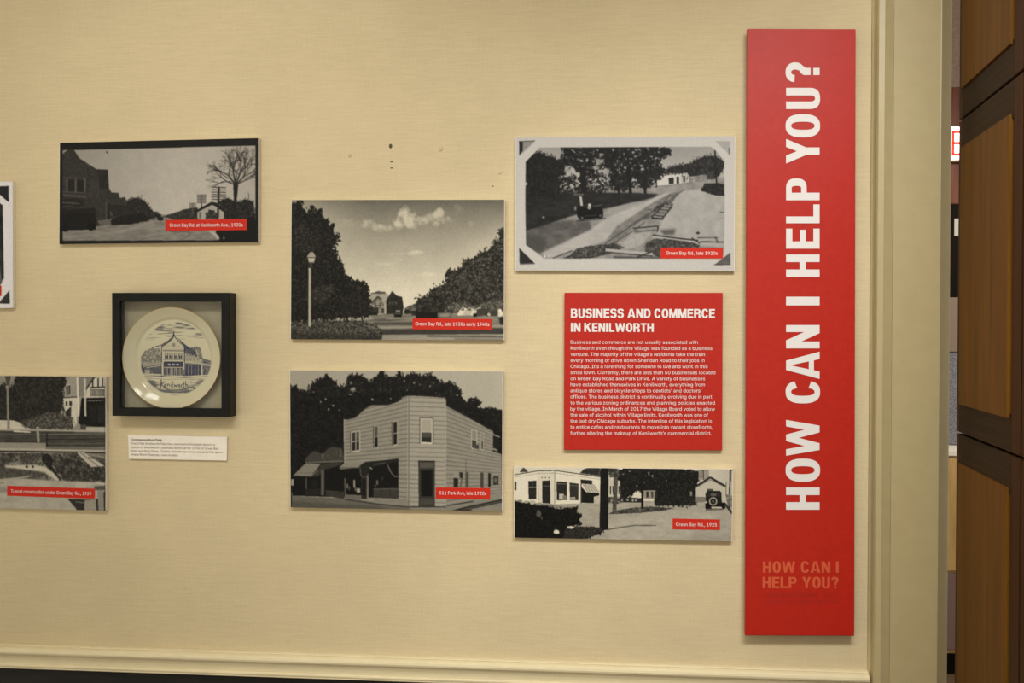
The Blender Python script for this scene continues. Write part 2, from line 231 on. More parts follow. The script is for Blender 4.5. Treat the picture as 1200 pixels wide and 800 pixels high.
def art_kenilworth_ave(quad):
    A = Art(quad, 400, 202, 11, 30)
    A.poly([(62, 122), (1105, 96), (1105, 604), (62, 608)], 150)
    pic = A.mask([(62, 122), (1105, 96), (1105, 604), (62, 608)])
    A.tone(lambda x, y: 136+26*np.clip((x-150)/500, 0, 1)+8*np.clip((y-100)/300, 0, 1)-12*np.clip((x-850)/250, 0, 1)+10*(A.fbm(40, 3)-.5), pic)
    # ground and road
    A.poly([(62, 560), (300, 515), (560, 478), (620, 470), (680, 500), (800, 550), (900, 560), (910, 604), (62, 608)], 118, tex=22, ts=14, asp=3)
    A.line([(640, 560), (740, 560), (755, 580), (700, 602)], 5, 70, a=.6)
    A.line([(120, 575), (400, 520), (560, 490)], 8, 92, a=.5, soft=3)
    A.line([(480, 600), (640, 575), (700, 560)], 5, 90, a=.4, soft=2)
    A.line([(80, 590), (380, 560), (560, 500)], 14, 138, a=.5, soft=4)
    # horizon tree line right
    A.fol([(600, 478), (650, 462), (720, 440), (790, 425), (800, 470), (800, 505), (680, 500), (640, 488)], 40, 70, edge=4, ts=8)
    # telegraph poles
    A.line([(765, 405), (765, 470)], 5, 75); A.box(748, 404, 784, 430, 118, a=.7)
    for yy in (407, 416, 425): A.line([(748, yy), (784, yy)], 2.5, 90)
    A.line([(814, 360), (814, 440)], 7, 60); A.box(790, 360, 838, 405, 112, a=.75)
    for yy in (361, 372, 383, 394, 404): A.line([(789, yy), (839, yy)], 3, 72)
    # right dark trees and station
    A.fol([(910, 400), (950, 375), (985, 395), (1010, 400), (1050, 385), (1090, 395), (1103, 440), (1103, 560), (930, 520)], 30, 62, edge=6, ts=10, spr=30, sz=9, ins=120)
    A.poly([(790, 440), (870, 400), (935, 440), (935, 490), (792, 490)], 150)
    A.poly([(770, 452), (868, 398), (900, 405), (950, 455), (930, 452), (885, 420), (868, 415), (790, 455)], 35)
    A.poly([(850, 440), (885, 445), (880, 485), (855, 478)], 45); A.box(800, 455, 812, 488, 90); A.fol([(835, 455), (900, 455), (905, 492), (835, 492)], 40, 90, edge=4, ts=6)
    A.line([(908, 316), (902, 492)], 11, 42)
    for yy in (320, 333, 346, 359, 372, 385): A.line([(868, yy), (947, yy+2)], 4.5, 48)
    # bare tree
    rng = np.random.default_rng(5)
    A.line([(993, 455), (996, 380), (998, 300)], 15, 34)
    A.poly([(985, 300), (1013, 300), (1006, 380), (988, 380)], 34)
    for a0, L, w in ((2.2, 62, 9), (1.75, 75, 9), (1.2, 72, 9), (.8, 62, 8), (2.75, 52, 6), (.45, 50, 6), (1.5, 60, 6)):
        tree(A, 998, 308, a0, L, w, 42, 4, rng)
    A.line([(985, 285), (930, 255), (880, 200), (868, 215)], 4, 60); A.line([(990, 290), (925, 290), (885, 315), (868, 322)], 4, 65)
    A.fol([(920, 150), (980, 115), (1060, 150), (1098, 200), (1060, 285), (1000, 300), (930, 260), (900, 200)], 60, 110, edge=14, ts=9, rough=1.6, holes=-.12)
    A.ell(848, 240, 4, 4, 50); A.ell(302, 132, 5, 5, 50); A.line([(1068, 350), (1070, 385)], 3, 60)
    # right foreground black verge
    A.poly([(890, 555), (1103, 470), (1112, 612), (905, 612)], 28)
    A.poly([(850, 556), (880, 560), (905, 580), (912, 600), (900, 602), (885, 580)], 165, soft=1)
    A.box(930, 588, 938, 598, 110)
    # left buildings
    A.fol([(400, 400), (440, 378), (490, 380), (530, 420), (545, 450), (590, 465), (610, 478), (540, 490), (520, 505), (400, 505)], 34, 58, edge=6, ts=10, spr=30, sz=9, ins=120)
    A.poly([(62, 142), (84, 118), (118, 116), (150, 165), (195, 198), (240, 223), (306, 225), (313, 325), (326, 348), (364, 350), (372, 378), (398, 372), (412, 410), (420, 500), (250, 530), (62, 545)], 50, tex=8, ts=12)
    A.poly([(62, 122), (90, 118), (62, 140)], 128)
    A.poly([(240, 223), (306, 225), (313, 325), (260, 330), (255, 260)], 42, tex=6)
    A.line([(118, 116), (150, 165), (240, 223)], 4, 40); A.line([(190, 200), (205, 260), (262, 265)], 3, 38)
    A.line([(62, 268), (188, 272)], 5, 78); A.line([(62, 345), (185, 350)], 5, 74); A.line([(62, 362), (190, 372)], 10, 72)
    for x in (84, 132, 182): A.box(x-4, 275, x+4, 345, 82)
    A.box(92, 280, 126, 342, 38); A.box(140, 284, 176, 346, 36)
    for x in (216, 232, 250): A.box(x, 290, x+6, 365, 60)
    A.poly([(62, 385), (120, 378), (180, 392), (182, 420), (62, 440)], 38)
    A.poly([(62, 440), (240, 430), (240, 465), (62, 475)], 34)
    A.box(295, 400, 300, 505, 78); A.box(318, 412, 336, 470, 74); A.box(302, 405, 318, 500, 36)
    A.poly([(300, 410), (420, 420), (425, 470), (340, 480)], 40, tex=8, ts=8)
    # cars on the left
    A.poly([(62, 470), (150, 455), (235, 462), (248, 500), (240, 548), (62, 552)], 30); A.ell(215, 532, 22, 22, 24); A.ell(75, 540, 22, 20, 26)
    A.poly([(250, 500), (330, 490), (330, 522), (262, 522)], 88)
    A.poly([(322, 500), (335, 488), (400, 470), (500, 462), (525, 478), (523, 498), (430, 520), (325, 524)], 32, tex=6, ts=8)
    A.poly([(572, 482), (590, 472), (606, 474), (608, 496), (592, 502), (574, 496)], 34); A.ell(600, 474, 6, 6, 120)
    # lettering on the shop awning (barely readable)
    for i, x in enumerate((64, 76, 88, 100, 112, 124, 136, 148)):
        A.line([(x, 398+.9*i), (x, 408+.9*i)], 2.5, 105); A.line([(x, 400+.9*i), (x+7, 404+.9*i)], 2.5, 100)
    for x in (66, 80, 94, 108): A.line([(x, 420), (x+7, 428)], 2.5, 100); A.line([(x, 420), (x, 429)], 2, 95)
    sheen = np.clip((330-A.ux)/330, 0, 1)
    m = 1-np.clip(A.c/60, 0, 1)
    r = A.done(4, .8)
    return r

def art_late_thirties(quad):
    A = Art(quad, 420, 276, 21, 120)
    A.tone(lambda x, y: 96+104*np.clip((y-50)/470, 0, 1)**.8+38*np.exp(-((x-130)/200)**2-((y-120)/260)**2)+22*np.exp(-((x-1150)/160)**2)*np.clip((y-60)/200, 0, 1)+10*(A.fbm(60, 3)-.5))
    for cx, cy, rx, ry, t in ((340, 165, 75, 30, 152), (455, 168, 45, 30, 172), (525, 188, 52, 22, 176), (610, 165, 35, 40, 182), (645, 125, 55, 45, 184), (680, 158, 60, 42, 182),
                              (790, 140, 95, 42, 176), (825, 108, 45, 26, 176), (650, 320, 95, 11, 186), (700, 312, 40, 10, 188), (622, 352, 26, 9, 190), (988, 168, 18, 16, 146),
                              (350, 330, 90, 18, 168), (430, 385, 90, 12, 178), (540, 375, 60, 10, 184), (780, 430, 70, 14, 196), (920, 95, 30, 30, 128), (1080, 420, 30, 10, 190)):
        A.ell(cx, cy, rx, ry, t, soft=1.1, rough=2.0, ts=26)
    A.tone(lambda x, y: 0*x+110, blur(A.mask([(560, 205), (700, 190), (640, 215)]), 8), .25)
    # far hill, right trees
    A.fol([(640, 605), (665, 590), (700, 580), (720, 610), (720, 630), (640, 630)], 70, 125, edge=3, ts=6)
    A.fol([(700, 640), (705, 575), (720, 545), (760, 545), (790, 500), (830, 490), (862, 470), (868, 420), (900, 415), (935, 395), (962, 355), (1000, 345), (1040, 320), (1080, 310), (1110, 265), (1140, 250), (1132, 210), (1165, 185), (1170, 640)], 30, 112, edge=9, ts=18, tex=8, gam=2.0, spr=34, sz=18, ins=1500)
    A.fol([(850, 610), (880, 575), (960, 570), (1000, 590), (1060, 575), (1120, 555), (1165, 560), (1165, 620), (850, 625)], 45, 150, edge=5, ts=10, tex=6, gam=1.5, spr=20, sz=12, ins=300)
    A.fol([(705, 570), (760, 550), (800, 520), (860, 560), (830, 625), (705, 625)], 28, 80, edge=6, ts=10)
    # road
    A.poly([(48, 650), (440, 640), (640, 628), (1165, 628), (1165, 775), (44, 775)], 112, tex=14, ts=16, asp=4)
    A.poly([(48, 655), (250, 652), (180, 668), (48, 672)], 178)
    A.poly([(200, 658), (460, 645), (480, 660), (300, 672)], 150, soft=2)
    A.poly([(430, 668), (640, 650), (700, 655), (560, 672)], 78, soft=2); A.poly([(540, 655), (700, 650), (690, 660), (545, 662)], 160, soft=1, a=.6)
    A.poly([(480, 678), (700, 676), (690, 692), (470, 690)], 66, soft=3)
    A.poly([(500, 700), (690, 698), (1165, 690), (1165, 704), (520, 712)], 138, soft=2)
    A.poly([(510, 712), (1165, 705), (1165, 738), (520, 742)], 58, soft=3, tex=8, ts=10, asp=5)
    A.poly([(515, 742), (1165, 738), (1165, 776), (515, 776)], 138, tex=8, ts=10, asp=5)
    A.line([(760, 748), (1165, 752)], 6, 60, soft=2); A.line([(900, 762), (1165, 770)], 4, 80, soft=2)
    # houses
    A.poly([(452, 535), (552, 526), (560, 560), (545, 575), (455, 580)], 150, tex=6, ts=6); A.line([(465, 528), (540, 522)], 8, 96); A.fol([(468, 530), (500, 514), (545, 522), (540, 530)], 70, 100, edge=2, ts=5)
    A.box(455, 570, 550, 634, 128); A.poly([(470, 585), (502, 545), (535, 590)], 84); A.line([(466, 578), (502, 542), (522, 560)], 6, 40)
    A.poly([(480, 585), (502, 555), (525, 585), (520, 610), (484, 610)], 128); A.line([(490, 575), (490, 608)], 4, 60); A.line([(512, 575), (512, 608)], 4, 60); A.line([(484, 590), (522, 590)], 4, 60)
    A.box(458, 600, 505, 634, 50); A.box(520, 605, 534, 630, 60); A.box(536, 575, 543, 632, 165)
    A.poly([(545, 560), (575, 515), (600, 538), (628, 545), (636, 600), (630, 636), (545, 634)], 40, tex=8, ts=6)
    for x in (560, 575, 592): A.box(x, 570, x+9, 584, 74)
    A.line([(550, 560), (575, 516), (605, 545)], 4, 70, a=.6)
    A.box(640, 616, 700, 632, 40); A.ell(655, 622, 18, 12, 35); A.box(440, 620, 500, 640, 34)
    # left trees
    A.fol([(40, 75), (80, 62), (97, 45), (108, 95), (130, 130), (158, 78), (182, 130), (200, 92), (212, 150), (236, 150), (230, 195), (272, 178), (258, 215), (295, 230), (280, 262), (262, 292), (288, 330), (305, 372), (325, 395), (318, 425), (345, 455), (440, 480), (455, 520), (458, 640), (330, 648), (40, 668)], 24, 60, edge=7, ts=15, tex=8, gam=2.2, rough=1.5, spr=40, sz=22, ins=900)
    A.fol([(150, 500), (270, 470), (260, 560), (180, 580)], 36, 92, edge=14, ts=14, tex=6, gam=2.4)
    A.fol([(60, 150), (130, 170), (200, 240), (170, 330), (70, 300)], 30, 84, edge=18, ts=12, tex=6, gam=3)
    A.fol([(330, 540), (420, 500), (440, 630), (300, 640)], 26, 60, edge=12, ts=12, tex=6, gam=2)
    for x in (90, 240, 325): A.box(x-4, 640, x+4, 668, 40)
    # hedge
    A.fol([(38, 690), (70, 676), (150, 674), (300, 670), (420, 672), (470, 690), (505, 702), (520, 740), (518, 780), (38, 780)], 32, 150, edge=4, ts=8, tex=5, gam=1.7, spr=30, sz=12, ins=900)
    A.poly([(46, 728), (300, 735), (500, 740), (516, 772), (46, 770)], 34, soft=10, a=.55)
    # street lamp
    A.line([(147, 395), (146, 698)], 15, 168); A.line([(153, 395), (152, 698)], 5, 90); A.line([(139, 395), (138, 698)], 3, 60)
    A.poly([(136, 340), (175, 340), (168, 366), (142, 366)], 188); A.line([(155, 340), (155, 366)], 2.5, 100); A.line([(145, 340), (147, 366)], 2, 110); A.line([(166, 340), (163, 366)], 2, 110)
    A.poly([(131, 340), (140, 322), (150, 312), (162, 312), (172, 324), (178, 340)], 150); A.line([(131, 341), (178, 341)], 4, 60); A.box(140, 366, 170, 372, 60); A.box(143, 372, 160, 396, 52)
    # vehicles
    A.poly([(586, 620), (592, 609), (620, 609), (627, 622), (626, 650), (586, 650)], 30); A.box(594, 613, 619, 624, 110); A.box(590, 628, 622, 634, 80)
    A.poly([(674, 640), (685, 626), (698, 626), (698, 642)], 40)
    A.poly([(698, 624), (812, 624), (818, 640), (815, 658), (698, 656)], 26); A.poly([(812, 634), (840, 630), (885, 634), (893, 657), (815, 658)], 96); A.ell(850, 640, 30, 9, 130, soft=.5)
    A.poly([(880, 612), (890, 612), (892, 632), (880, 632)], 40)
    for x0, w, t in ((915, 60, 200), (945, 70, 170), (985, 95, 205)):
        A.poly([(x0, 636), (x0+12, 614), (x0+w*.45, 601), (x0+w*.8, 604), (x0+w, 622), (x0+w, 640), (x0+5, 642)], t); A.poly([(x0+18, 614), (x0+w*.45, 605), (x0+w*.62, 606), (x0+w*.6, 616)], 80)
    A.poly([(995, 645), (1012, 612), (1050, 600), (1078, 612), (1085, 638), (1010, 648)], 60); A.poly([(985, 640), (1000, 618), (1018, 612), (1012, 640)], 190); A.ell(1008, 640, 10, 10, 25); A.ell(1072, 636, 10, 10, 25)
    A.poly([(1068, 642), (1080, 622), (1105, 614), (1122, 626), (1122, 645)], 55); A.ell(1080, 636, 10, 9, 170, soft=.5); A.poly([(1128, 612), (1142, 606), (1155, 630), (1150, 652), (1130, 648)], 200, tex=30, ts=6)
    A.poly([(1130, 650), (1165, 645), (1165, 690), (1140, 690)], 40, soft=2)
    return A.done(5, .7)

def art_late_twenties(quad):
    A = Art(quad, 420, 256, 31, 196)
    # paper corner mounts
    A.poly([(57, 70), (140, 67), (60, 142)], 140); A.poly([(57, 70), (76, 70), (76, 118), (58, 140)], 38); A.line([(57, 70), (140, 67)], 4, 70); A.line([(140, 67), (60, 142)], 4, 170)
    A.poly([(1060, 68), (1138, 68), (1138, 140)], 166); A.poly([(1128, 105), (1138, 100), (1138, 140), (1130, 136)], 120)
    A.poly([(58, 612), (138, 692), (60, 696)], 46); A.line([(60, 695), (138, 692)], 6, 110)
    A.poly([(1056, 699), (1140, 634), (1140, 697)], 92, tex=18, ts=10); A.line([(1056, 698), (1140, 696)], 4, 60)
    octo = [(92, 172), (162, 101), (600, 99), (1038, 96), (1060, 112), (1108, 166), (1110, 400), (1108, 615), (1100, 667), (600, 666), (185, 666), (165, 650), (94, 598), (90, 400)]
    pic = A.mask(octo); keep = A.c.copy()
    A.poly(octo, 150)
    sky = A.mask([(90, 90), (1115, 90), (1115, 330), (90, 330)])
    A.tone(lambda x, y: 150+26*np.clip((y-100)/160, 0, 1)+14*(A.fbm(50)-.5), sky)
    A.poly([(90, 320), (1115, 250), (1115, 680), (90, 680)], 138, tex=24, ts=30)
    # sandy ground on the right, grass on the left
    A.poly([(880, 320), (1115, 300), (1115, 610), (980, 600), (760, 545), (800, 440)], 165, tex=14, ts=40, soft=6)
    A.poly([(90, 495), (300, 470), (420, 475), (430, 520), (300, 575), (160, 640), (90, 600)], 92, soft=5, tex=22, ts=22, asp=2)
    A.poly([(90, 540), (200, 560), (180, 640), (90, 610)], 76, soft=10)
    # shaded ground under the trees
    A.poly([(90, 335), (420, 328), (640, 330), (770, 338), (745, 356), (600, 392), (500, 412), (340, 445), (200, 492), (90, 525)], 42, soft=3, tex=12, ts=16, asp=2)
    A.poly([(540, 405), (640, 380), (700, 378), (560, 440), (480, 440)], 150, soft=3)
    A.line([(240, 330), (740, 326)], 6, 120, a=.7, soft=2); A.line([(420, 310), (760, 300)], 10, 130, a=.5, soft=3)
    # pale road
    A.poly([(500, 462), (660, 395), (810, 332), (880, 322), (700, 440), (560, 560), (420, 600), (235, 664), (170, 640), (300, 580), (420, 520)], 170, soft=4, tex=14, ts=20, asp=3)
    A.poly([(560, 500), (760, 370), (830, 335), (895, 312), (850, 350), (700, 460), (560, 585), (490, 590)], 118, soft=3, tex=26, ts=12, asp=2)
    A.line([(500, 588), (600, 520), (760, 420), (905, 312)], 5, 62, a=.8); A.line([(545, 585), (650, 520), (700, 480)], 5, 66, a=.8); A.line([(620, 500), (790, 395), (830, 340)], 5, 72, a=.7)
    A.line([(700, 465), (770, 430), (840, 375), (870, 330)], 9, 66, a=.7, soft=1); A.fol([(740, 410), (800, 380), (850, 385), (840, 410), (770, 450)], 50, 130, edge=6, ts=8)
    A.poly([(735, 458), (800, 392), (838, 398), (790, 465)], 130, tex=20, ts=8)
    A.line([(735, 458), (800, 392)], 6, 52); A.line([(790, 465), (842, 398)], 7, 50); A.line([(735, 460), (795, 465)], 9, 48)
    for f in (.2, .42, .64, .86): A.line([(735+65*f, 458-66*f), (790+52*f, 465-67*f)], 5, 58)
    A.line([(640, 512), (770, 500)], 6, 52); A.line([(770, 500), (765, 530)], 7, 52); A.line([(650, 530), (760, 520)], 5, 80)
    A.poly([(560, 600), (640, 540), (740, 530), (680, 600), (620, 620)], 160, soft=4, tex=16, ts=12)
    A.poly([(775, 520), (860, 515), (850, 545), (800, 548)], 90, soft=6)
    # heaps and planks in front
    A.fol([(320, 648), (350, 615), (420, 600), (560, 588), (600, 610), (520, 640), (420, 668), (260, 672)], 48, 120, edge=6, ts=12, tex=7)
    A.fol([(700, 590), (740, 568), (860, 560), (1000, 602), (820, 668), (700, 640)], 50, 120, edge=8, ts=14, tex=8)
    A.line([(500, 622), (620, 632), (742, 642)], 14, 168); A.line([(500, 633), (742, 654)], 5, 55); A.line([(230, 664), (330, 626)], 6, 70)
    A.line([(540, 660), (780, 665)], 12, 80, soft=2); A.line([(660, 660), (740, 630)], 8, 60)
    A.line([(740, 546), (860, 562), (975, 574)], 7, 48); A.line([(740, 553), (975, 583)], 6, 176); A.line([(970, 560), (1075, 560)], 6, 90); A.line([(985, 580), (1105, 582)], 6, 60); A.line([(940, 560), (985, 590)], 6, 60); A.line([(1060, 555), (1078, 588)], 6, 70)
    A.ell(973, 536, 9, 7, 50); A.line([(1085, 428), (1110, 432)], 5, 90); A.line([(1080, 460), (1110, 462)], 5, 140); A.ell(190, 655, 4, 7, 210); A.ell(208, 655, 4, 6, 190)
    # building
    A.poly([(733, 250), (800, 240), (882, 231), (925, 227), (928, 277), (862, 290), (735, 300)], 200); A.line([(733, 250), (925, 227)], 4, 120); A.poly([(822, 256), (850, 253), (850, 285), (825, 287)], 44)
    A.box(863, 250, 876, 286, 52); A.poly([(884, 240), (922, 235), (924, 274), (886, 284)], 176); A.box(897, 245, 909, 276, 80); A.line([(733, 300), (860, 291), (930, 278)], 4, 110)
    # right tree line, hedge, pole
    A.fol([(800, 232), (815, 208), (850, 193), (900, 188), (940, 180), (985, 150), (1040, 143), (1090, 158), (1112, 178), (1112, 200), (1085, 240), (1060, 262), (1020, 238), (930, 252), (925, 228), (880, 230)], 34, 76, edge=6, ts=10, spr=26, sz=12, ins=150)
    A.fol([(930, 250), (1020, 236), (1040, 262), (950, 280)], 110, 190, edge=4, ts=6); A.box(1018, 225, 1052, 262, 60); A.fol([(985, 322), (1005, 285), (1060, 280), (1112, 288), (1112, 348), (1060, 345)], 34, 66, edge=5, ts=8)
    A.line([(1060, 115), (1071, 330)], 8, 36)
    # trees
    A.fol([(85, 178), (120, 140), (150, 122), (200, 145), (235, 150), (250, 170), (290, 190), (300, 220), (250, 260), (270, 320), (240, 345), (85, 350)], 28, 50, edge=7, ts=14, spr=30, sz=16, ins=300)
    A.fol([(235, 260), (330, 245), (380, 260), (480, 230), (520, 280), (500, 335), (240, 340)], 32, 66, edge=8, ts=12, holes=.12, spr=30, sz=14, ins=200)
    A.fol([(258, 165), (290, 130), (280, 98), (485, 98), (510, 130), (495, 190), (460, 215), (420, 245), (360, 215), (320, 195), (270, 185)], 28, 54, edge=7, ts=16, holes=.2, spr=34, sz=18, ins=250)
    A.fol([(485, 98), (800, 98), (835, 125), (790, 150), (762, 190), (805, 212), (795, 240), (735, 250), (720, 300), (700, 310), (640, 245), (600, 310), (540, 300), (515, 230), (500, 170)], 28, 54, edge=7, ts=16, holes=.22, spr=34, sz=18, ins=300)
    A.fol([(520, 240), (600, 230), (620, 300), (590, 330), (520, 320)], 28, 60, edge=8, ts=10, holes=.2); A.fol([(600, 300), (760, 200), (800, 230), (740, 300), (640, 310)], 30, 60, edge=8, ts=10, holes=.12)
    for x, y, r in ((465, 175, 26), (305, 212, 22), (450, 205, 18), (510, 225, 22), (480, 140, 14), (600, 205, 10), (520, 262, 10)): A.ell(x, y, r, r*.8, 150, soft=.8, rough=2.6, ts=9)
    A.poly([(365, 200), (395, 200), (405, 330), (378, 335)], 32); A.line([(380, 230), (340, 150)], 10, 32); A.line([(390, 230), (430, 140)], 9, 32)
    A.line([(615, 200), (628, 336)], 17, 30); A.line([(705, 230), (703, 335)], 13, 34); A.line([(760, 240), (760, 305)], 7, 40); A.line([(568, 320), (573, 395)], 13, 36); A.fol([(745, 250), (780, 245), (790, 265), (745, 270)], 40, 70, edge=3, ts=6)
    # gatepost and motor car
    A.box(335, 340, 386, 400, 44); A.poly([(366, 350), (378, 350), (384, 398), (372, 398)], 182); A.box(336, 335, 388, 345, 84); A.box(340, 400, 350, 420, 120)
    A.poly([(352, 428), (358, 404), (408, 400), (414, 420), (440, 404), (484, 408), (490, 436), (480, 458), (372, 470), (356, 455)], 26); A.line([(352, 404), (408, 402)], 7, 38); A.line([(358, 452), (480, 444)], 4, 80, a=.6)
    A.ell(380, 460, 15, 15, 24); A.ell(380, 460, 8, 8, 84); A.ell(474, 448, 15, 14, 24); A.ell(474, 448, 7, 7, 84); A.ell(418, 394, 9, 9, 190, soft=.4); A.ell(416, 408, 11, 9, 150, soft=.6); A.ell(182, 456, 7, 5, 130); A.line([(440, 400), (484, 392)], 4, 90)
    A.line([(350, 475), (500, 462)], 6, 60, soft=2)
    A.ell(93, 285, 8, 10, 200, soft=.5)
    out = A.c; A.c = keep*(1-pic)+out*pic
    A.line([(92, 172), (90, 400), (94, 598)], 4, 60, a=.6)
    return A.done(4, .8)

def art_park_avenue(quad):
    A = Art(quad, 420, 276, 41, 150)
    A.tone(lambda x, y: 150+12*np.clip(x/1150, 0, 1)+6*(A.fbm(80)-.5))
    A.fol([(30, 120), (60, 128), (75, 125), (98, 152), (140, 147), (172, 105), (195, 95), (232, 66), (272, 98), (290, 130), (345, 118), (350, 78), (392, 60), (440, 92), (460, 110), (500, 68), (518, 40), (540, 76), (590, 82), (618, 52), (640, 90), (682, 52), (720, 72), (782, 62), (830, 106), (890, 108), (930, 150), (948, 218), (985, 188), (1020, 186), (1034, 208), (1005, 245), (1080, 238), (1160, 248), (1160, 470), (30, 660)], 22, 46, edge=6, ts=18, tex=9, rough=1.6, holes=.34, spr=40, sz=18, ins=1100)
    A.fol([(30, 200), (330, 170), (700, 150), (930, 190), (1160, 300), (1160, 660), (30, 660)], 20, 40, edge=20, ts=20, tex=9)
    for x, y, r in ((372, 140, 14), (245, 243, 7), (205, 205, 6), (268, 222, 6), (475, 190, 7), (568, 186, 5), (775, 122, 5), (690, 105, 6), (360, 105, 8), (300, 245, 4), (640, 95, 6), (230, 190, 5)): A.ell(x, y, r, r, 130, soft=.8, rough=3, ts=6)
    # ground
    A.poly([(40, 690), (330, 705), (658, 745), (858, 742), (1155, 690), (1155, 780), (40, 760)], 92, tex=10, ts=14, asp=4)
    A.poly([(660, 752), (858, 745), (1155, 690), (1155, 780), (700, 780)], 122, tex=8, ts=10, asp=4)
    A.poly([(45, 720), (500, 745), (560, 765), (45, 752)], 78, soft=4)
    # shop on the left
    A.poly([(55, 600), (125, 520), (330, 500), (335, 700), (55, 690)], 22)
    A.poly([(122, 518), (128, 490), (155, 462), (175, 455), (215, 468), (238, 445), (262, 436), (312, 440), (322, 480), (322, 520), (200, 520)], 62, tex=12, ts=8)
    A.line([(128, 492), (156, 460), (178, 456), (212, 472), (240, 444), (264, 434), (312, 440)], 6, 30); A.line([(125, 520), (322, 510)], 6, 96); A.line([(215, 470), (212, 500)], 6, 100); A.line([(305, 450), (308, 490)], 6, 90)
    A.poly([(58, 588), (122, 524), (204, 524), (152, 592)], 118, tex=6, ts=10); A.line([(58, 588), (152, 592)], 4, 50); A.line([(85, 572), (170, 572)], 3, 92)
    A.poly([(150, 592), (205, 528), (300, 515), (315, 530), (220, 556), (190, 590)], 52, tex=8, ts=8); A.line([(190, 560), (150, 590)], 4, 100)
    A.box(205, 556, 221, 690, 84); A.box(123, 598, 132, 680, 66); A.poly([(230, 662), (326, 668), (326, 708), (230, 692)], 52, tex=16, ts=5, asp=2); A.box(125, 655, 205, 688, 34); A.box(150, 610, 190, 650, 30)
    A.box(48, 604, 63, 638, 140); A.box(46, 640, 52, 750, 30)
    # main building: clapboard faces
    L = [(325, 292), (347, 290), (352, 286), (382, 280), (408, 258), (432, 235), (470, 216), (555, 216), (585, 210), (608, 198), (628, 176), (658, 168), (658, 748), (480, 728), (330, 708)]
    C = [(658, 168), (858, 180), (858, 746), (658, 748)]
    R = [(858, 218), (960, 272), (1100, 350), (1106, 372), (1110, 440), (1150, 482), (1150, 692), (1000, 716), (858, 744)]
    def clap(fn, n, base, amp):
        def f(x, y):
            v = fn(x, y)*n; fr = v-np.floor(v)
            return base+amp*(1-2*np.clip((fr-.62)/.3, 0, 1))*.5-amp*.2+10*(A.fbm(6, 2, 4)-.5)+7*(A.fbm(60)-.5)
        return f
    fl = lambda x, y: (y-(310+(230-310)*(x-325)/333))/((708+40*(x-325)/333)-(310-80*(x-325)/333))
    fc = lambda x, y: (y-(230+6*(x-658)/200))/518
    fr_ = lambda x, y: (y-(236+135*(x-858)/292))/((745-55*(x-858)/292)-(236+135*(x-858)/292))
    A.tone(clap(fl, 22, 122, 34), A.mask(L)); A.tone(clap(fc, 22, 138, 34), A.mask(C)); A.tone(clap(fr_, 22, 122, 32), A.mask(R))
    A.line([(325, 292), (347, 292), (382, 283), (432, 237), (470, 217), (555, 217), (608, 199), (628, 177), (658, 168), (760, 172), (858, 179)], 8, 34)
    A.line([(858, 220), (960, 274), (1100, 352)], 8, 34); A.line([(855, 180), (858, 222)], 6, 40); A.line([(658, 172), (658, 745)], 5, 158); A.line([(662, 172), (662, 745)], 3, 84); A.line([(855, 190), (855, 745)], 5, 150); A.line([(326, 294), (328, 560)], 5, 150)
    A.line([(1106, 372), (1112, 440)], 5, 60); A.line([(1150, 482), (1150, 692)], 5, 60); A.line([(960, 500), (962, 640)], 3, 84)
    def win(q, up, lo, frame=158, mid=.5, ft=6):
        A.poly(q, lo); a, b, c, d = [np.array(p, float) for p in q]
        A.poly([a, b, b+(c-b)*mid, a+(d-a)*mid], up)
        A.line([q[0], q[1]], ft, frame); A.line([q[1], q[2]], ft, frame); A.line([q[2], q[3]], ft+2, frame+14); A.line([q[3], q[0]], ft, frame)
        A.line([a+(d-a)*mid, b+(c-b)*mid], ft-1, frame)
    win([(364, 362), (407, 354), (407, 456), (364, 462)], 52, 34); A.line([(386, 358), (386, 459)], 5, 150); A.poly([(390, 362), (402, 360), (402, 395), (390, 398)], 84)
    win([(483, 332), (503, 328), (503, 440), (484, 444)], 76, 30, 140, .5, 4); win([(580, 308), (603, 303), (603, 426), (580, 430)], 32, 32, 150, .5, 5)
    A.line([(575, 306), (576, 430)], 4, 60); A.line([(478, 332), (480, 444)], 4, 60); A.line([(358, 362), (360, 462)], 4, 66)
    win([(725, 291), (784, 293), (784, 418), (725, 416)], 150, 40, 172, .55, 7); A.box(733, 362, 778, 388, 70); A.line([(720, 288), (720, 420)], 4, 70); A.line([(790, 290), (790, 420)], 4, 70); A.line([(720, 286), (790, 288)], 4, 70)
    win([(990, 348), (1017, 354), (1017, 450), (990, 444)], 122, 40, 158, .52, 5); A.line([(1003, 350), (1003, 448)], 4, 120); A.box(1006, 425, 1028, 448, 60)
    win([(1040, 360), (1051, 362), (1051, 454), (1040, 450)], 110, 52, 150, .5, 4)
    A.poly([(1101, 374), (1135, 386), (1132, 450), (1102, 442)], 30); A.line([(1100, 372), (1136, 386)], 7, 128); A.line([(1100, 455), (1140, 470)], 8, 32)
    A.poly([(896, 562), (920, 566), (920, 646), (896, 646)], 36); A.poly([(896, 562), (920, 566), (920, 600), (896, 598)], 132); A.poly([(926, 568), (945, 570), (944, 600), (928, 598)], 40); A.line([(940, 600), (932, 645)], 4, 50)
    A.box(957, 568, 975, 648, 74); A.box(1034, 570, 1052, 650, 62); A.box(1032, 570, 1037, 650, 120); A.box(1077, 574, 1090, 645, 30); A.poly([(1102, 590), (1130, 588), (1130, 634), (1102, 636)], 52); A.box(1108, 600, 1122, 622, 92)
    # corner door
    A.poly([(712, 511), (799, 512), (799, 746), (714, 746)], 52); A.box(719, 518, 795, 546, 78); A.line([(712, 511), (799, 512)], 5, 36); A.poly([(725, 556), (788, 556), (788, 695), (727, 695)], 26); A.box(732, 562, 782, 690, 20); A.box(719, 706, 795, 736, 66)
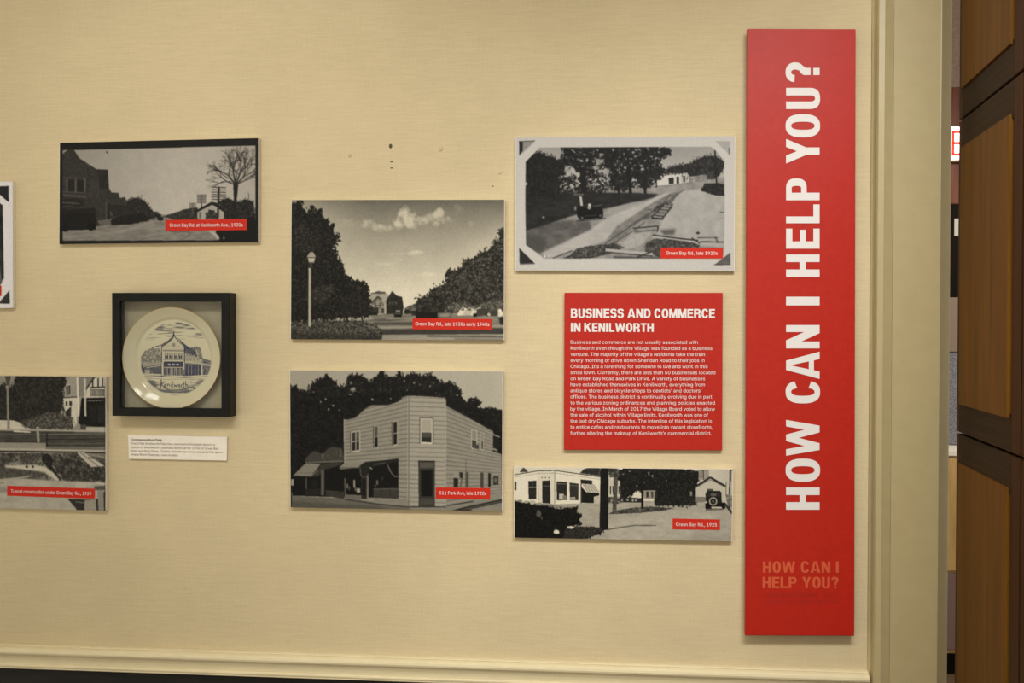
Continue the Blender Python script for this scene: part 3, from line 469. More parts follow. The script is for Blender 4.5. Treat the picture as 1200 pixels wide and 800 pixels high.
    # shopfront
    A.poly([(312, 548), (440, 515), (609, 499), (608, 706), (480, 700), (330, 692)], 22)
    A.poly([(298, 545), (326, 522), (442, 511), (408, 534), (402, 546), (306, 553)], 124); A.line([(300, 546), (404, 546)], 4, 70)
    A.poly([(402, 540), (442, 513), (458, 575), (430, 602), (408, 582)], 34); A.line([(408, 540), (412, 585), (430, 602), (455, 575)], 4, 84)
    A.poly([(442, 518), (610, 497), (610, 512), (540, 530), (445, 545)], 34); 
    for i in range(9): A.line([(480+7*i, 532-1.2*i), (484+7*i, 526-1.2*i)], 3, 96)
    A.line([(455, 545), (470, 548), (468, 556)], 5, 140); A.line([(552, 530), (566, 565), (590, 592), (605, 590)], 5, 108); A.line([(556, 535), (575, 575)], 4, 70)
    A.line([(447, 588), (447, 712)], 10, 116); A.box(440, 588, 445, 708, 50); A.poly([(478, 656), (606, 654), (606, 704), (478, 698)], 56); A.line([(478, 656), (606, 654)], 5, 84); A.line([(520, 656), (520, 700)], 3, 36); A.line([(565, 656), (565, 702)], 3, 36)
    A.poly([(328, 684), (415, 688), (415, 714), (328, 708)], 98); A.box(415, 596, 441, 708, 38); A.box(421, 604, 436, 690, 24); A.line([(330, 600), (331, 690)], 6, 92)
    for x, y, w, h, t in ((343, 640, 5, 26, 150), (352, 652, 4, 18, 120), (378, 628, 6, 40, 170), (384, 655, 5, 20, 130), (400, 664, 18, 22, 150), (498, 622, 8, 24, 110), (488, 640, 6, 12, 90), (526, 600, 5, 20, 60)): A.box(x-w/2, y-h/2, x+w/2, y+h/2, t, soft=1)
    A.poly([(478, 700), (658, 712), (658, 748), (478, 730)], 122, tex=8, ts=6, asp=4); A.line([(328, 710), (480, 731), (658, 749), (858, 748)], 5, 44)
    # street edge
    A.poly([(862, 738), (1150, 688), (1150, 700), (864, 748)], 128); A.line([(862, 742), (1000, 720)], 7, 60)
    A.line([(885, 772), (960, 752), (1010, 742), (1152, 712)], 9, 36); A.line([(930, 768), (1030, 748), (1152, 722)], 6, 44); A.line([(905, 772), (990, 766)], 7, 40)
    return A.done(4, .8)

def art_nineteen_twentyfive(quad):
    A = Art(quad, 430, 140, 51, 185)
    A.tone(lambda x, y: 196-24*np.clip((x-900)/250, 0, 1)+6*(A.fbm(50)-.5))
    A.fol([(360, 95), (385, 65), (420, 56), (470, 58), (480, 105), (420, 105)], 36, 80, edge=3, ts=8); A.fol([(55, 80), (78, 55), (102, 70), (100, 80)], 50, 90, edge=3, ts=6)
    # ground
    A.poly([(28, 232), (475, 226), (960, 226), (1160, 262), (1160, 440), (28, 430)], 150, tex=14, ts=12, asp=3)
    A.poly([(500, 330), (800, 280), (1000, 275), (1100, 300), (900, 420), (520, 428)], 160, soft=12, tex=12, ts=12, asp=3)
    # trees in the middle
    A.fol([(552, 80), (600, 55), (800, 55), (900, 65), (970, 78), (988, 112), (962, 150), (966, 245), (900, 250), (755, 248), (748, 200), (690, 195), (670, 165), (620, 205), (560, 222)], 20, 56, edge=4, ts=10, tex=6, rough=1.5, gam=2.2, spr=34, sz=12, ins=500)
    for x, y, r in ((720, 88, 8), (740, 100, 7), (700, 130, 5), (590, 90, 5), (625, 75, 5), (660, 150, 4), (780, 85, 4), (812, 120, 3)): A.ell(x, y, r, r, 130, soft=.9, rough=3, ts=5)
    A.box(696, 172, 756, 216, 132); A.box(708, 178, 720, 208, 40); A.box(734, 178, 744, 210, 60); A.box(752, 180, 765, 220, 40)
    A.poly([(575, 205), (690, 212), (690, 234), (575, 234)], 40)
    for x in (585, 612, 640, 655): A.ell(x, 222, 7, 8, 150, soft=.9, rough=2.5, ts=5)
    A.fol([(752, 215), (800, 200), (900, 190), (965, 200), (966, 248), (752, 250)], 26, 50, edge=4, ts=8); A.poly([(930, 236), (950, 236), (950, 250), (930, 250)], 40); A.box(933, 178, 943, 200, 120)
    # white corner shop
    A.poly([(28, 92), (155, 70), (240, 67), (475, 100), (480, 190), (475, 232), (380, 238), (240, 242), (170, 238), (28, 222)], 206)
    A.poly([(155, 76), (240, 74), (240, 242), (170, 240), (158, 230)], 196)
    A.line([(28, 94), (155, 73), (240, 71), (475, 104)], 5, 70); A.line([(28, 106), (155, 86), (240, 84), (475, 116)], 3, 150); A.line([(240, 72), (240, 240)], 4, 120); A.line([(153, 80), (158, 225)], 3, 150)
    A.box(32, 128, 43, 172, 44); A.poly([(104, 125), (146, 122), (146, 216), (106, 218)], 38); A.line([(104, 158), (146, 157)], 4, 130); A.line([(125, 124), (126, 156)], 3, 84); A.poly([(175, 123), (217, 121), (217, 240), (176, 236)], 34); A.line([(178, 150), (216, 150)], 3, 84)
    A.poly([(248, 126), (303, 129), (303, 222), (250, 222)], 40); A.line([(250, 138), (303, 140)], 4, 96); A.box(262, 190, 286, 218, 170); A.box(280, 198, 300, 218, 110); A.poly([(315, 132), (362, 138), (362, 222), (317, 222)], 46); A.box(318, 206, 345, 220, 150); A.line([(316, 146), (362, 150)], 3, 96)
    for x in (172, 190, 208): A.box(x, 104, x+6, 110, 90)
    A.poly([(372, 116), (432, 122), (432, 142), (374, 138)], 36); A.poly([(374, 150), (402, 182), (468, 184), (468, 236), (378, 236)], 26); A.poly([(380, 140), (442, 142), (470, 180), (404, 182)], 176)
    for i in range(5): A.line([(386+12*i, 142), (412+13*i, 181)], 3, 120)
    A.box(372, 135, 378, 238, 60); A.poly([(440, 205), (470, 198), (470, 242), (440, 240)], 170, tex=30, ts=8)
    A.poly([(512, 112), (575, 124), (575, 222), (512, 226)], 178); 
    for x in (522, 536, 552, 566): A.box(x, 150, x+7, 192, 50)
    A.fol([(512, 205), (575, 205), (575, 240), (512, 240)], 40, 170, edge=3, ts=6, gam=1.2); A.box(512, 60, 540, 112, 186)
    # island, tree trunks, utility pole
    A.fol([(510, 292), (560, 272), (640, 260), (730, 254), (862, 262), (800, 274), (690, 286), (540, 292)], 44, 110, edge=3, ts=6)
    A.poly([(541, 68), (566, 66), (562, 150), (556, 284), (534, 286), (540, 180)], 70, tex=22, ts=6); A.fol([(515, 60), (560, 60), (575, 100), (520, 110)], 40, 120, edge=4, ts=8); A.line([(689, 66), (688, 262)], 13, 24)
    A.poly([(474, 58), (516, 58), (515, 372), (469, 376)], 24)
    A.line([(508, 372), (580, 360), (650, 350), (760, 350)], 6, 84, soft=1.5)
    # bush in front
    A.poly([(28, 235), (200, 240), (320, 262), (330, 300), (28, 300)], 110, tex=60, ts=10)
    A.fol([(20, 250), (28, 222), (70, 236), (95, 232), (130, 250), (190, 250), (232, 262), (290, 268), (355, 258), (352, 285), (378, 296), (365, 320), (372, 345), (330, 352), (360, 360), (440, 362), (490, 376), (470, 395), (400, 415), (380, 440), (20, 440)], 14, 34, edge=4, ts=10, tex=6, spr=26, sz=14, ins=200)
    A.fol([(300, 352), (480, 362), (490, 380), (395, 418), (280, 418)], 26, 74, edge=4, ts=6, tex=4)
    for x, y, rx, ry, t in ((60, 226, 16, 7, 120), (95, 232, 14, 8, 150), (125, 232, 16, 12, 165), (165, 238, 12, 7, 140), (205, 242, 18, 6, 130), (250, 255, 16, 7, 120), (158, 290, 14, 20, 76), (250, 382, 18, 12, 205), (321, 360, 18, 7, 190), (172, 312, 6, 10, 60)): A.ell(x, y, rx, ry, t, soft=.5, rough=1.4, ts=8)
    # barn and ladder post at right
    A.box(976, 68, 1030, 120, 140); 
    for y in (74, 84, 94, 104): A.line([(976, y), (1000, y+2)], 2.5, 80)
    A.line([(1000, 66), (1002, 118)], 5, 60); A.line([(935, 64), (945, 78)], 10, 60)
    A.poly([(963, 152), (1036, 106), (1112, 152), (1112, 232), (963, 232)], 176); A.poly([(963, 204), (1016, 206), (1016, 232), (963, 232)], 112); A.line([(958, 156), (1036, 106), (1114, 152)], 11, 44); A.line([(975, 152), (1036, 118), (1100, 150)], 4, 110)
    A.box(1020, 165, 1050, 180, 70)
    A.line([(1139, 70), (1134, 262)], 9, 44); A.line([(1134, 66), (1155, 70)], 8, 36); A.line([(1118, 130), (1117, 200)], 3, 90); A.line([(1108, 236), (1128, 262), (1152, 292)], 12, 52); A.line([(1120, 200), (1155, 215)], 4, 90)
    A.fol([(1112, 190), (1150, 200), (1155, 260), (1125, 250)], 90, 160, edge=3, ts=6)
    # motor car seen from behind
    A.poly([(1012, 188), (1020, 176), (1086, 174), (1094, 184), (1096, 240), (1014, 244)], 30); A.box(1022, 184, 1086, 204, 44); A.box(1040, 186, 1068, 200, 84)
    A.poly([(1010, 236), (1112, 234), (1114, 264), (1012, 268)], 24); A.ell(1051, 228, 21, 22, 150); A.ell(1051, 228, 15, 16, 34); A.ell(1051, 228, 6, 6, 90); A.box(1042, 256, 1096, 264, 176); A.ell(1020, 256, 7, 12, 18); A.ell(1104, 252, 9, 14, 18); A.ell(1016, 232, 5, 5, 170); A.ell(1102, 226, 5, 5, 170); A.line([(1012, 272), (1110, 268)], 5, 84)
    A.poly([(28, 416), (100, 418), (300, 425), (300, 440), (28, 440)], 120, tex=40, ts=6)
    return A.done(5, .5)

def art_tunnel(quad):
    A = Art(quad, 440, 272, 61, 130)
    A.box(-560, 30, 560, 330, 118)
    # street lamp, trees
    A.fol([(-560, 30), (-100, 30), (-60, 60), (20, 120), (60, 240), (40, 290), (-560, 300)], 28, 60, edge=10, ts=22)
    A.fol([(-20, 130), (20, 90), (40, 130), (70, 90), (85, 40), (330, 45), (345, 80), (320, 130), (335, 150), (318, 230), (280, 235), (230, 260), (200, 300), (100, 296), (40, 280), (0, 250)], 26, 58, edge=8, ts=16, tex=9, rough=1.5, spr=30, sz=16, ins=700)
    A.fol([(-560, 240), (-300, 200), (-60, 230), (60, 245), (60, 300), (-560, 300)], 30, 62, edge=8, ts=14)
    A.poly([(-560, 282), (0, 276), (72, 278), (112, 292), (165, 326), (-560, 330)], 168, tex=10, ts=12, asp=3)
    A.fol([(100, 285), (200, 255), (250, 232), (310, 240), (345, 262), (385, 258), (382, 318), (200, 322), (130, 310)], 40, 124, edge=6, ts=9, tex=6, gam=1.5, spr=24, sz=12, ins=350)
    A.line([(40, 95), (44, 326)], 12, 116); A.line([(45, 95), (49, 326)], 3, 60); A.poly([(28, 52), (56, 52), (50, 96), (34, 96)], 62); A.box(26, 48, 58, 56, 40)
    # half-timbered house
    A.poly([(335, 160), (345, 90), (362, 52), (402, 52), (402, 158)], 128, tex=8, ts=8); A.poly([(404, 52), (492, 52), (452, 112), (446, 150), (408, 150)], 108, tex=8, ts=8)
    A.poly([(330, 162), (402, 152), (402, 262), (395, 274), (340, 236)], 170); A.line([(330, 160), (402, 156)], 6, 60); A.poly([(344, 98), (366, 92), (366, 142), (348, 150)], 52); A.line([(356, 96), (356, 146)], 3, 150); A.line([(342, 98), (366, 92)], 4, 170)
    A.box(342, 180, 353, 202, 44); A.box(362, 178, 375, 202, 44); A.poly([(340, 232), (372, 205), (372, 255), (345, 258)], 42, tex=14, ts=6); A.poly([(403, 158), (428, 160), (428, 240), (403, 262)], 140)
    A.poly([(452, 112), (490, 56), (550, 52), (550, 160), (450, 160)], 168); A.line([(448, 118), (494, 52)], 8, 40)
    for x in (484, 512, 536): A.line([(x, 58), (x, 106)], 7, 44)
    A.line([(470, 108), (550, 104)], 7, 44); A.box(470, 116, 548, 152, 84); 
    for x in (476, 492, 508, 524, 540): A.box(x-5, 120, x+5, 148, 150 if x in (476, 508) else 130); A.line([(x, 116), (x, 152)], 3, 50)
    A.poly([(424, 162), (552, 158), (552, 312), (430, 308), (408, 290), (415, 250)], 24); A.line([(452, 176), (540, 174)], 7, 60)
    for x in (468, 484, 500, 516): A.box(x, 172, x+8, 178, 110)
    A.box(470, 200, 500, 290, 30); A.box(508, 200, 545, 290, 34); A.line([(404, 52), (409, 256)], 9, 182); A.line([(443, 60), (446, 256)], 9, 168); A.ell(390, 282, 13, 33, 172, soft=.5); A.line([(380, 262), (396, 312)], 4, 110)
    A.box(450, 314, 550, 332, 150); A.box(420, 300, 450, 325, 60)
    # retaining planks
    A.poly([(-560, 330), (240, 332), (552, 336), (552, 418), (240, 412), (-560, 400)], 58, tex=14, ts=8, asp=5); A.line([(-560, 326), (190, 328), (552, 336)], 8, 140); A.line([(70, 334), (160, 338)], 7, 176)
    A.line([(-560, 345), (240, 350)], 4, 84); A.line([(250, 350), (552, 346)], 5, 96); A.line([(250, 376), (552, 374)], 4, 34); A.line([(250, 398), (552, 398)], 4, 84); A.line([(-560, 382), (200, 386)], 5, 34)
    A.poly([(-560, 388), (240, 394), (240, 418), (-560, 420)], 122, tex=10, ts=6, asp=5); A.box(242, 345, 250, 414, 30); A.poly([(188, 310), (203, 310), (207, 392), (195, 392)], 132)
    A.line([(-560, 424), (120, 428), (552, 436)], 9, 150); A.line([(-560, 434), (120, 438), (552, 446)], 7, 34); A.poly([(240, 412), (552, 420), (552, 432), (240, 426)], 92)
    # excavation
    A.poly([(-560, 442), (552, 450), (552, 612), (-560, 600)], 92, tex=70, ts=40, asp=2)
    dirt = [(-560, 442), (552, 452), (552, 600), (-560, 590)]
    for n, lo, hi, sz in ((700, 40, 60, 26), (900, 70, 150, 15), (500, 30, 50, 13)):
        A.sprigs(dirt, 4, lo, hi, sz, 3, .2, n)
    A.fol([(-560, 446), (0, 448), (60, 450), (90, 470), (70, 500), (0, 505), (-560, 500)], 44, 110, edge=8, ts=16, tex=14)
    A.fol([(-560, 520), (40, 530), (200, 545), (150, 562), (40, 560), (0, 575), (-560, 570)], 36, 90, edge=5, ts=14, tex=12)
    A.fol([(215, 455), (252, 448), (275, 475), (275, 520), (310, 570), (335, 592), (300, 585), (250, 520), (222, 500)], 26, 50, edge=5, ts=8)
    A.fol([(270, 470), (400, 480), (470, 515), (552, 525), (552, 592), (350, 592), (300, 540)], 34, 100, edge=8, ts=16, tex=14, spr=10, sz=20, ins=300)
    A.poly([(20, 512), (190, 508), (240, 520), (280, 550), (312, 588), (295, 590), (230, 545), (120, 536), (40, 524)], 164, soft=2, tex=10, ts=8); A.ell(140, 518, 7, 6, 40); A.ell(172, 518, 7, 6, 40)
    A.poly([(-60, 530), (60, 524), (200, 542), (260, 568), (60, 575), (-60, 565)], 66, soft=3, tex=26, ts=8); A.poly([(-40, 585), (100, 572), (178, 560), (150, 572), (20, 590)], 136)
    A.poly([(398, 444), (440, 444), (546, 514), (474, 520)], 156, tex=8, ts=6); A.line([(398, 446), (474, 522)], 5, 48); A.line([(420, 446), (515, 517)], 4, 92); A.line([(440, 448), (552, 470)], 6, 120); A.line([(460, 470), (552, 485)], 6, 60)
    # lower ground
    A.poly([(-560, 590), (-10, 585), (120, 578), (300, 592), (552, 598), (552, 760), (-560, 745)], 146, tex=14, ts=22, asp=2, soft=2)
    A.poly([(-560, 640), (30, 628), (60, 650), (-560, 668)], 120, soft=4); A.line([(500, 600), (552, 610)], 8, 160); A.poly([(490, 620), (552, 615), (552, 640), (495, 640)], 70, soft=2)
    A.poly([(352, 684), (500, 690), (552, 640), (552, 760), (405, 760), (398, 735)], 42); A.poly([(442, 692), (500, 690), (505, 760), (440, 760)], 128, tex=12, ts=8); A.poly([(508, 642), (540, 645), (543, 750), (515, 750)], 116); A.line([(395, 700), (440, 705)], 6, 90)
    A.line([(-560, 640), (20, 600)], 8, 110, soft=3); A.line([(546, 60), (546, 740)], 4, 60, a=.4)
    return A.done(5, .7)

def art_album_corner(quad):
    A = Art(quad, 460, 252, 71, 196)
    pic = [(-840, 340), (-800, 300), (-30, 306), (10, 338), (13, 500), (16, 660), (2, 690), (-800, 700), (-840, 660)]
    A.poly(pic, 42, tex=14, ts=30)
    A.fol([(-820, 330), (-400, 310), (-100, 320), (5, 350), (8, 520), (-300, 480), (-820, 500)], 26, 62, edge=12, ts=26)
    A.poly([(-820, 560), (-300, 540), (0, 600), (10, 680), (-820, 690)], 76, tex=24, ts=24, asp=3)
    A.line([(10, 338), (13, 500), (16, 660)], 5, 24)
    A.poly([(-40, 258), (38, 255), (38, 326)], 36); A.line([(40, 255), (40, 325)], 3, 70)
    A.poly([(-40, 770), (0, 762), (42, 712), (45, 768)], 48); A.line([(0, 768), (44, 768)], 4, 28)
    A.poly([(-860, 258), (-790, 258), (-860, 330)], 36); A.poly([(-860, 770), (-860, 710), (-800, 770)], 48)
    return A.done(4, .6)

def art_plate(n=420):
    """ink coverage 0..1 of the blue drawing in the plate's well, in a square of drawing units 100..660"""
    A = Art([(100, 145), (660, 145), (660, 705), (100, 705)], n, n, 81, 0)
    cx, cy, R = 389, 428, 226
    r = np.hypot(A.ux-cx, A.uy-cy)/R
    inside = np.clip((1-r)/.03+.6*(A.fbm(10)-.5), 0, 1)
    streak = A.fbm(7, 3, 9)
    top = np.clip((330-A.uy)/60, 0, 1)
    A.put(np.clip((streak-.56)*7, 0, 1)*top*inside, .55)
    A.put(np.clip((streak-.47)*8, 0, 1)*np.clip((r-.80)/.12, 0, 1)*inside*np.clip((270-A.uy)/50, 0, 1), .8)
    low = np.clip((A.uy-548)/20, 0, 1)
    A.put(np.clip((A.fbm(6, 3, 8)-.5)*8, 0, 1)*low*inside*np.clip((np.abs(A.ux-390)-60)/80, .05, 1), .6)
    A.put(np.clip((A.fbm(6, 3, 8)-.4)*8, 0, 1)*low*np.clip((r-.82)/.1, 0, 1)*inside, .7)
    # shrubs and side shops
    A.fol([(170, 420), (200, 380), (245, 365), (290, 365), (305, 400), (305, 455), (175, 480)], .15, .95, edge=6, ts=10, tex=6, gam=.8)
    A.fol([(172, 470), (305, 448), (305, 525), (178, 520)], .55, .95, edge=2, ts=8, tex=6, gam=.7); A.box(196, 498, 228, 520, .3); A.box(246, 494, 290, 520, .75); A.poly([(180, 465), (300, 446), (300, 462), (186, 482)], .35); A.line([(205, 485), (300, 470)], 4, .1)
    A.poly([(445, 350), (480, 362), (520, 352), (545, 360), (560, 425), (612, 440), (612, 500), (600, 525), (445, 535)], .62, tex=.4, ts=6)
    A.poly([(395, 292), (450, 340), (512, 385), (560, 428), (450, 385), (438, 345)], .78, tex=.25, ts=5); A.poly([(512, 360), (545, 362), (558, 425), (525, 420)], .55, tex=.5, ts=4); A.line([(520, 375), (528, 410)], 4, .05); A.line([(500, 392), (512, 352)], 4, .9)
    A.poly([(448, 398), (555, 430), (555, 450), (448, 445)], .18); 
    for x in (462, 484, 506, 530): A.ell(x, 422, 8, 19, .55); A.ell(x, 422, 5, 14, .1); A.line([(x, 404), (x, 440)], 2, .7)
    A.line([(448, 448), (612, 462)], 9, .1); A.poly([(452, 460), (548, 466), (548, 528), (452, 532)], .85, tex=.3, ts=5); A.box(549, 465, 558, 532, .05); A.fol([(560, 440), (612, 445), (606, 525), (560, 528)], .5, .95, edge=2, ts=6); A.line([(560, 462), (612, 468)], 8, .1)
    for x in (470, 490, 512, 532): A.line([(x, 466), (x, 528)], 2.5, .3)
    # central gabled front
    A.poly([(302, 350), (345, 320), (378, 288), (412, 325), (446, 352), (446, 535), (302, 535)], .06)
    A.line([(240, 362), (300, 345), (345, 318), (372, 294), (378, 268)], 5, .95); A.line([(378, 268), (384, 292), (412, 325), (446, 352)], 5, .95); A.line([(378, 262), (378, 294)], 5, .95)
    A.poly([(300, 350), (348, 318), (376, 294), (376, 302), (350, 328), (306, 358)], .75)
    A.line([(302, 352), (302, 535)], 5, .8); A.line([(446, 352), (446, 535)], 6, .9); A.line([(438, 352), (438, 380)], 3, .7); A.line([(310, 380), (446, 380)], 5, .85); A.line([(316, 372), (440, 372)], 2.5, .5)
    A.box(366, 332, 389, 356, .35); A.line([(372, 336), (384, 340), (372, 348), (384, 354)], 3, .6); A.line([(330, 352), (360, 348)], 2.5, .4); A.line([(395, 350), (425, 356)], 2.5, .4)
    for x in (333, 361, 391, 420): A.box(x-11, 392, x+11, 428, .85); A.box(x-8, 395, x+8, 409, .25); A.line([(x, 394), (x, 426)], 2.5, .2)
    A.line([(312, 434), (442, 434)], 5, .5); A.poly([(318, 446), (436, 446), (436, 480), (318, 480)], .92); 
    for x in (350, 376, 402): A.box(x-8, 460, x+8, 470, .1)
    A.box(318, 484, 436, 532, .72, tex=.35, ts=5); 
    for x in (338, 360, 370, 384, 396, 418): A.line([(x, 484), (x, 532)], 4, .1 if x in (360, 396) else .3)
    A.box(303, 450, 315, 535, .05); A.line([(316, 450), (316, 535)], 4, .9); A.box(436, 450, 446, 535, .08); A.line([(316, 482), (436, 482)], 3.5, .1)
    A.fol([(430, 500), (446, 495), (452, 535), (432, 535)], .5, .95, edge=2, ts=5)
    A.line([(180, 540), (300, 537), (450, 545), (600, 535)], 4, .75); A.line([(190, 528), (300, 534)], 3, .5); A.ell(304, 537, 5, 5, .9); A.ell(480, 540, 7, 4, .7)
    A.line([(190, 548), (330, 556), (560, 552)], 2.5, .45)
    # the word Kenilworth in script lettering
    def st(p, w=6): A.line(p, w, .95)
    st([(298, 556), (301, 575), (296, 600), (292, 612)], 6); st([(284, 570), (292, 578), (302, 582)], 4); st([(322, 568), (305, 584), (300, 588), (316, 604), (330, 616), (352, 622), (400, 622), (440, 616), (478, 606), (500, 600), (512, 608), (500, 616)], 4.5)
    st([(318, 598), (330, 592), (326, 584), (317, 592), (322, 604), (334, 600)], 4); st([(338, 584), (338, 604)], 4.5); st([(338, 590), (348, 584), (352, 602)], 4.5); st([(360, 586), (361, 603)], 4.5); st([(360, 578), (361, 580)], 4); st([(370, 566), (369, 603), (376, 603)], 4.5)
    st([(380, 586), (384, 603), (391, 590), (396, 603), (403, 586)], 4.5); st([(412, 587), (407, 595), (412, 604), (419, 597), (413, 587)], 4.5); st([(425, 587), (426, 604)], 4.5); st([(426, 591), (434, 587)], 4); st([(440, 570), (440, 603), (446, 604)], 4.5); st([(434, 584), (448, 583)], 4); st([(453, 564), (453, 604)], 4.5); st([(453, 592), (462, 587), (465, 604), (478, 598)], 4.5)
    st([(335, 610), (400, 611), (440, 606)], 3)
    A.c = np.clip(A.c, 0, 1)*np.clip((1.02-r)/.04, 0, 1)
    c = A.c.reshape(n, 2, n, 2).mean((1, 3))
    return np.clip(c, 0, 1)

QUADS = {
    'a1': [(45, 80), (1122, 54), (1122, 616), (42, 628)], 'a2': [(50, 42), (1162, 40), (1160, 772), (46, 766)],
    'a3': [(38, 48), (1163, 42), (1160, 732), (38, 728)], 'a5': [(42, 40), (1153, 45), (1150, 773), (45, 752)],
    'a6': [(32, 53), (1153, 65), (1147, 432), (32, 413)], 'a4': [(-551, 40), (552, 50), (552, 747), (-551, 720)],
    'a0': [(-900, 232), (55, 235), (57, 790), (-900, 800)]}
# ---------------------------------------------------------------- materials
def mat(name, color, rough=.6, spec=.3, attr=None):
    m = bpy.data.materials.new(name); m.use_nodes = True
    b = m.node_tree.nodes['Principled BSDF']; b.inputs['Base Color'].default_value = (*color, 1)
    b.inputs['Roughness'].default_value = rough; b.inputs['Specular IOR Level'].default_value = spec
    if attr:
        a = m.node_tree.nodes.new('ShaderNodeAttribute'); a.attribute_name = attr
        m.node_tree.links.new(a.outputs['Color'], b.inputs['Base Color'])
    return m
def nodes(m): return m.node_tree.nodes, m.node_tree.links, m.node_tree.nodes['Principled BSDF']

def noise_mix(m, c1, c2, scale, detail=3, rough=.6, lo=.35, hi=.65, src='Object', bump=0, bdist=.001):
    N, L, B = nodes(m)
    tc = N.new('ShaderNodeTexCoord'); mp = N.new('ShaderNodeMapping'); mp.inputs['Scale'].default_value = scale
    L.new(tc.outputs[src], mp.inputs['Vector'])
    n = N.new('ShaderNodeTexNoise'); n.inputs['Scale'].default_value = 1; n.inputs['Detail'].default_value = detail; n.inputs['Roughness'].default_value = rough
    L.new(mp.outputs[0], n.inputs['Vector'])
    r = N.new('ShaderNodeValToRGB'); r.color_ramp.elements[0].position = lo; r.color_ramp.elements[1].position = hi
    r.color_ramp.elements[0].color = (*c1, 1); r.color_ramp.elements[1].color = (*c2, 1)
    L.new(n.outputs['Fac'], r.inputs['Fac']); L.new(r.outputs['Color'], B.inputs['Base Color'])
    if bump:
        bp = N.new('ShaderNodeBump'); bp.inputs['Strength'].default_value = bump; bp.inputs['Distance'].default_value = bdist
        L.new(n.outputs['Fac'], bp.inputs['Height']); L.new(bp.outputs[0], B.inputs['Normal'])
    return m

def linen_material():
    m = mat('linen_wallcovering', (.6, .5, .33), .85, .15)
    N, L, B = nodes(m)
    tc = N.new('ShaderNodeTexCoord')
    def nz(scale, det, rgh=.6):
        mp = N.new('ShaderNodeMapping'); mp.inputs['Scale'].default_value = scale; L.new(tc.outputs['Object'], mp.inputs['Vector'])
        n = N.new('ShaderNodeTexNoise'); n.inputs['Scale'].default_value = 1; n.inputs['Detail'].default_value = det; n.inputs['Roughness'].default_value = rgh
        L.new(mp.outputs[0], n.inputs['Vector']); return n.outputs['Fac']
    def mth(op, a, b):
        x = N.new('ShaderNodeMath'); x.operation = op
        for i, v in enumerate((a, b)):
            if isinstance(v, (int, float)): x.inputs[i].default_value = v
            else: L.new(v, x.inputs[i])
        return x.outputs[0]
    weft = nz((22, 1, 420), 3); warp = nz((420, 1, 22), 2); slub = nz((9, 1, 150), 2); cloud = nz((2.2, 1, 2.2), 3); grain = nz((430, 1, 430), 2)
    h = mth('ADD', mth('ADD', mth('MULTIPLY', weft, .75), mth('MULTIPLY', warp, .35)), mth('ADD', mth('MULTIPLY', slub, .45), mth('MULTIPLY', grain, .9)))   # mean about 1.22
    r = N.new('ShaderNodeMapRange'); r.inputs['From Min'].default_value = .80; r.inputs['From Max'].default_value = 1.75
    L.new(h, r.inputs['Value'])
    mx = N.new('ShaderNodeMix'); mx.data_type = 'RGBA'; L.new(r.outputs[0], mx.inputs['Factor'])
    mx.inputs[6].default_value = (*WALL_LO, 1); mx.inputs[7].default_value = (*WALL_HI, 1)
    m2 = N.new('ShaderNodeMix'); m2.data_type = 'RGBA'; m2.blend_type = 'MULTIPLY'; m2.inputs['Factor'].default_value = 1
    cr = N.new('ShaderNodeMapRange'); cr.inputs['From Min'].default_value = .3; cr.inputs['From Max'].default_value = .7; cr.inputs['To Min'].default_value = .93; cr.inputs['To Max'].default_value = 1.05
    L.new(cloud, cr.inputs['Value']); L.new(mx.outputs[2], m2.inputs[6]); L.new(cr.outputs[0], m2.inputs[7])
    L.new(m2.outputs[2], B.inputs['Base Color'])
    bp = N.new('ShaderNodeBump'); bp.inputs['Strength'].default_value = .35; bp.inputs['Distance'].default_value = .0008
    L.new(h, bp.inputs['Height']); L.new(bp.outputs[0], B.inputs['Normal'])
    return m
WALL_LO, WALL_HI = (.495, .405, .248), (.665, .557, .352)
M_WALL = linen_material()
M_PAINT = noise_mix(mat('cream_paint', (.5, .45, .3), .4, .4), (.40, .325, .170), (.42, .342, .180), (30, 30, 30))
M_RAIL = noise_mix(mat('cream_rail_paint', (.5, .45, .3), .3, .5), (.68, .59, .38), (.71, .615, .40), (30, 30, 30))
M_DARK = noise_mix(mat('dark_wainscot', (.01, .01, .009), .5, .3), (.008, .0075, .006), (.014, .012, .010), (8, 8, 60))
M_FOAM = mat('white_foam_board', (.76, .71, .62), .7, .2)
M_PRINT = mat('photo_print_ink', (.5, .5, .5), .45, .06, 'ink')
M_RED = noise_mix(mat('red_print', (.5, .03, .02), .42, .20), (.385, .0125, .0045), (.42, .0150, .006), (90, 90, 90))
M_CAP = mat('red_caption_ink', (.50, .022, .010), .45, .12)
M_WHITE = mat('white_lettering', (.68, .645, .62), .45, .3)
M_ORANGE = mat('orange_lettering', (.55, .085, .03), .4, .35)
M_FAINT = mat('faint_dark_red_lettering', (.30, .013, .009), .4, .35)
M_TEXT = mat('dark_grey_lettering', (.16, .14, .12), .6, .2); M_TEXTB = mat('black_lettering', (.05, .045, .04), .6, .2)
M_CARD = noise_mix(mat('card_stock', (.6, .55, .47), .7, .2), (.76, .70, .60), (.80, .74, .635), (60, 60, 60))
M_BLACK = noise_mix(mat('black_frame_paint', (.01, .01, .009), .42, .12), (.006, .006, .005), (.010, .0095, .008), (40, 40, 40))
M_CLOTH = noise_mix(mat('backing_cloth', (.4, .36, .27), .9, .1), (.31, .27, .19), (.38, .335, .24), (200, 20, 420), 3)
M_PLATE = mat('glazed_china', (.7, .65, .5), .10, .30, 'ink')
M_HOLE = mat('nail_hole_shadowed_rim', (.10, .08, .05), .9, .1); M_BUMP = mat('wallcovering_blister', (.53, .44, .27), .8, .2)
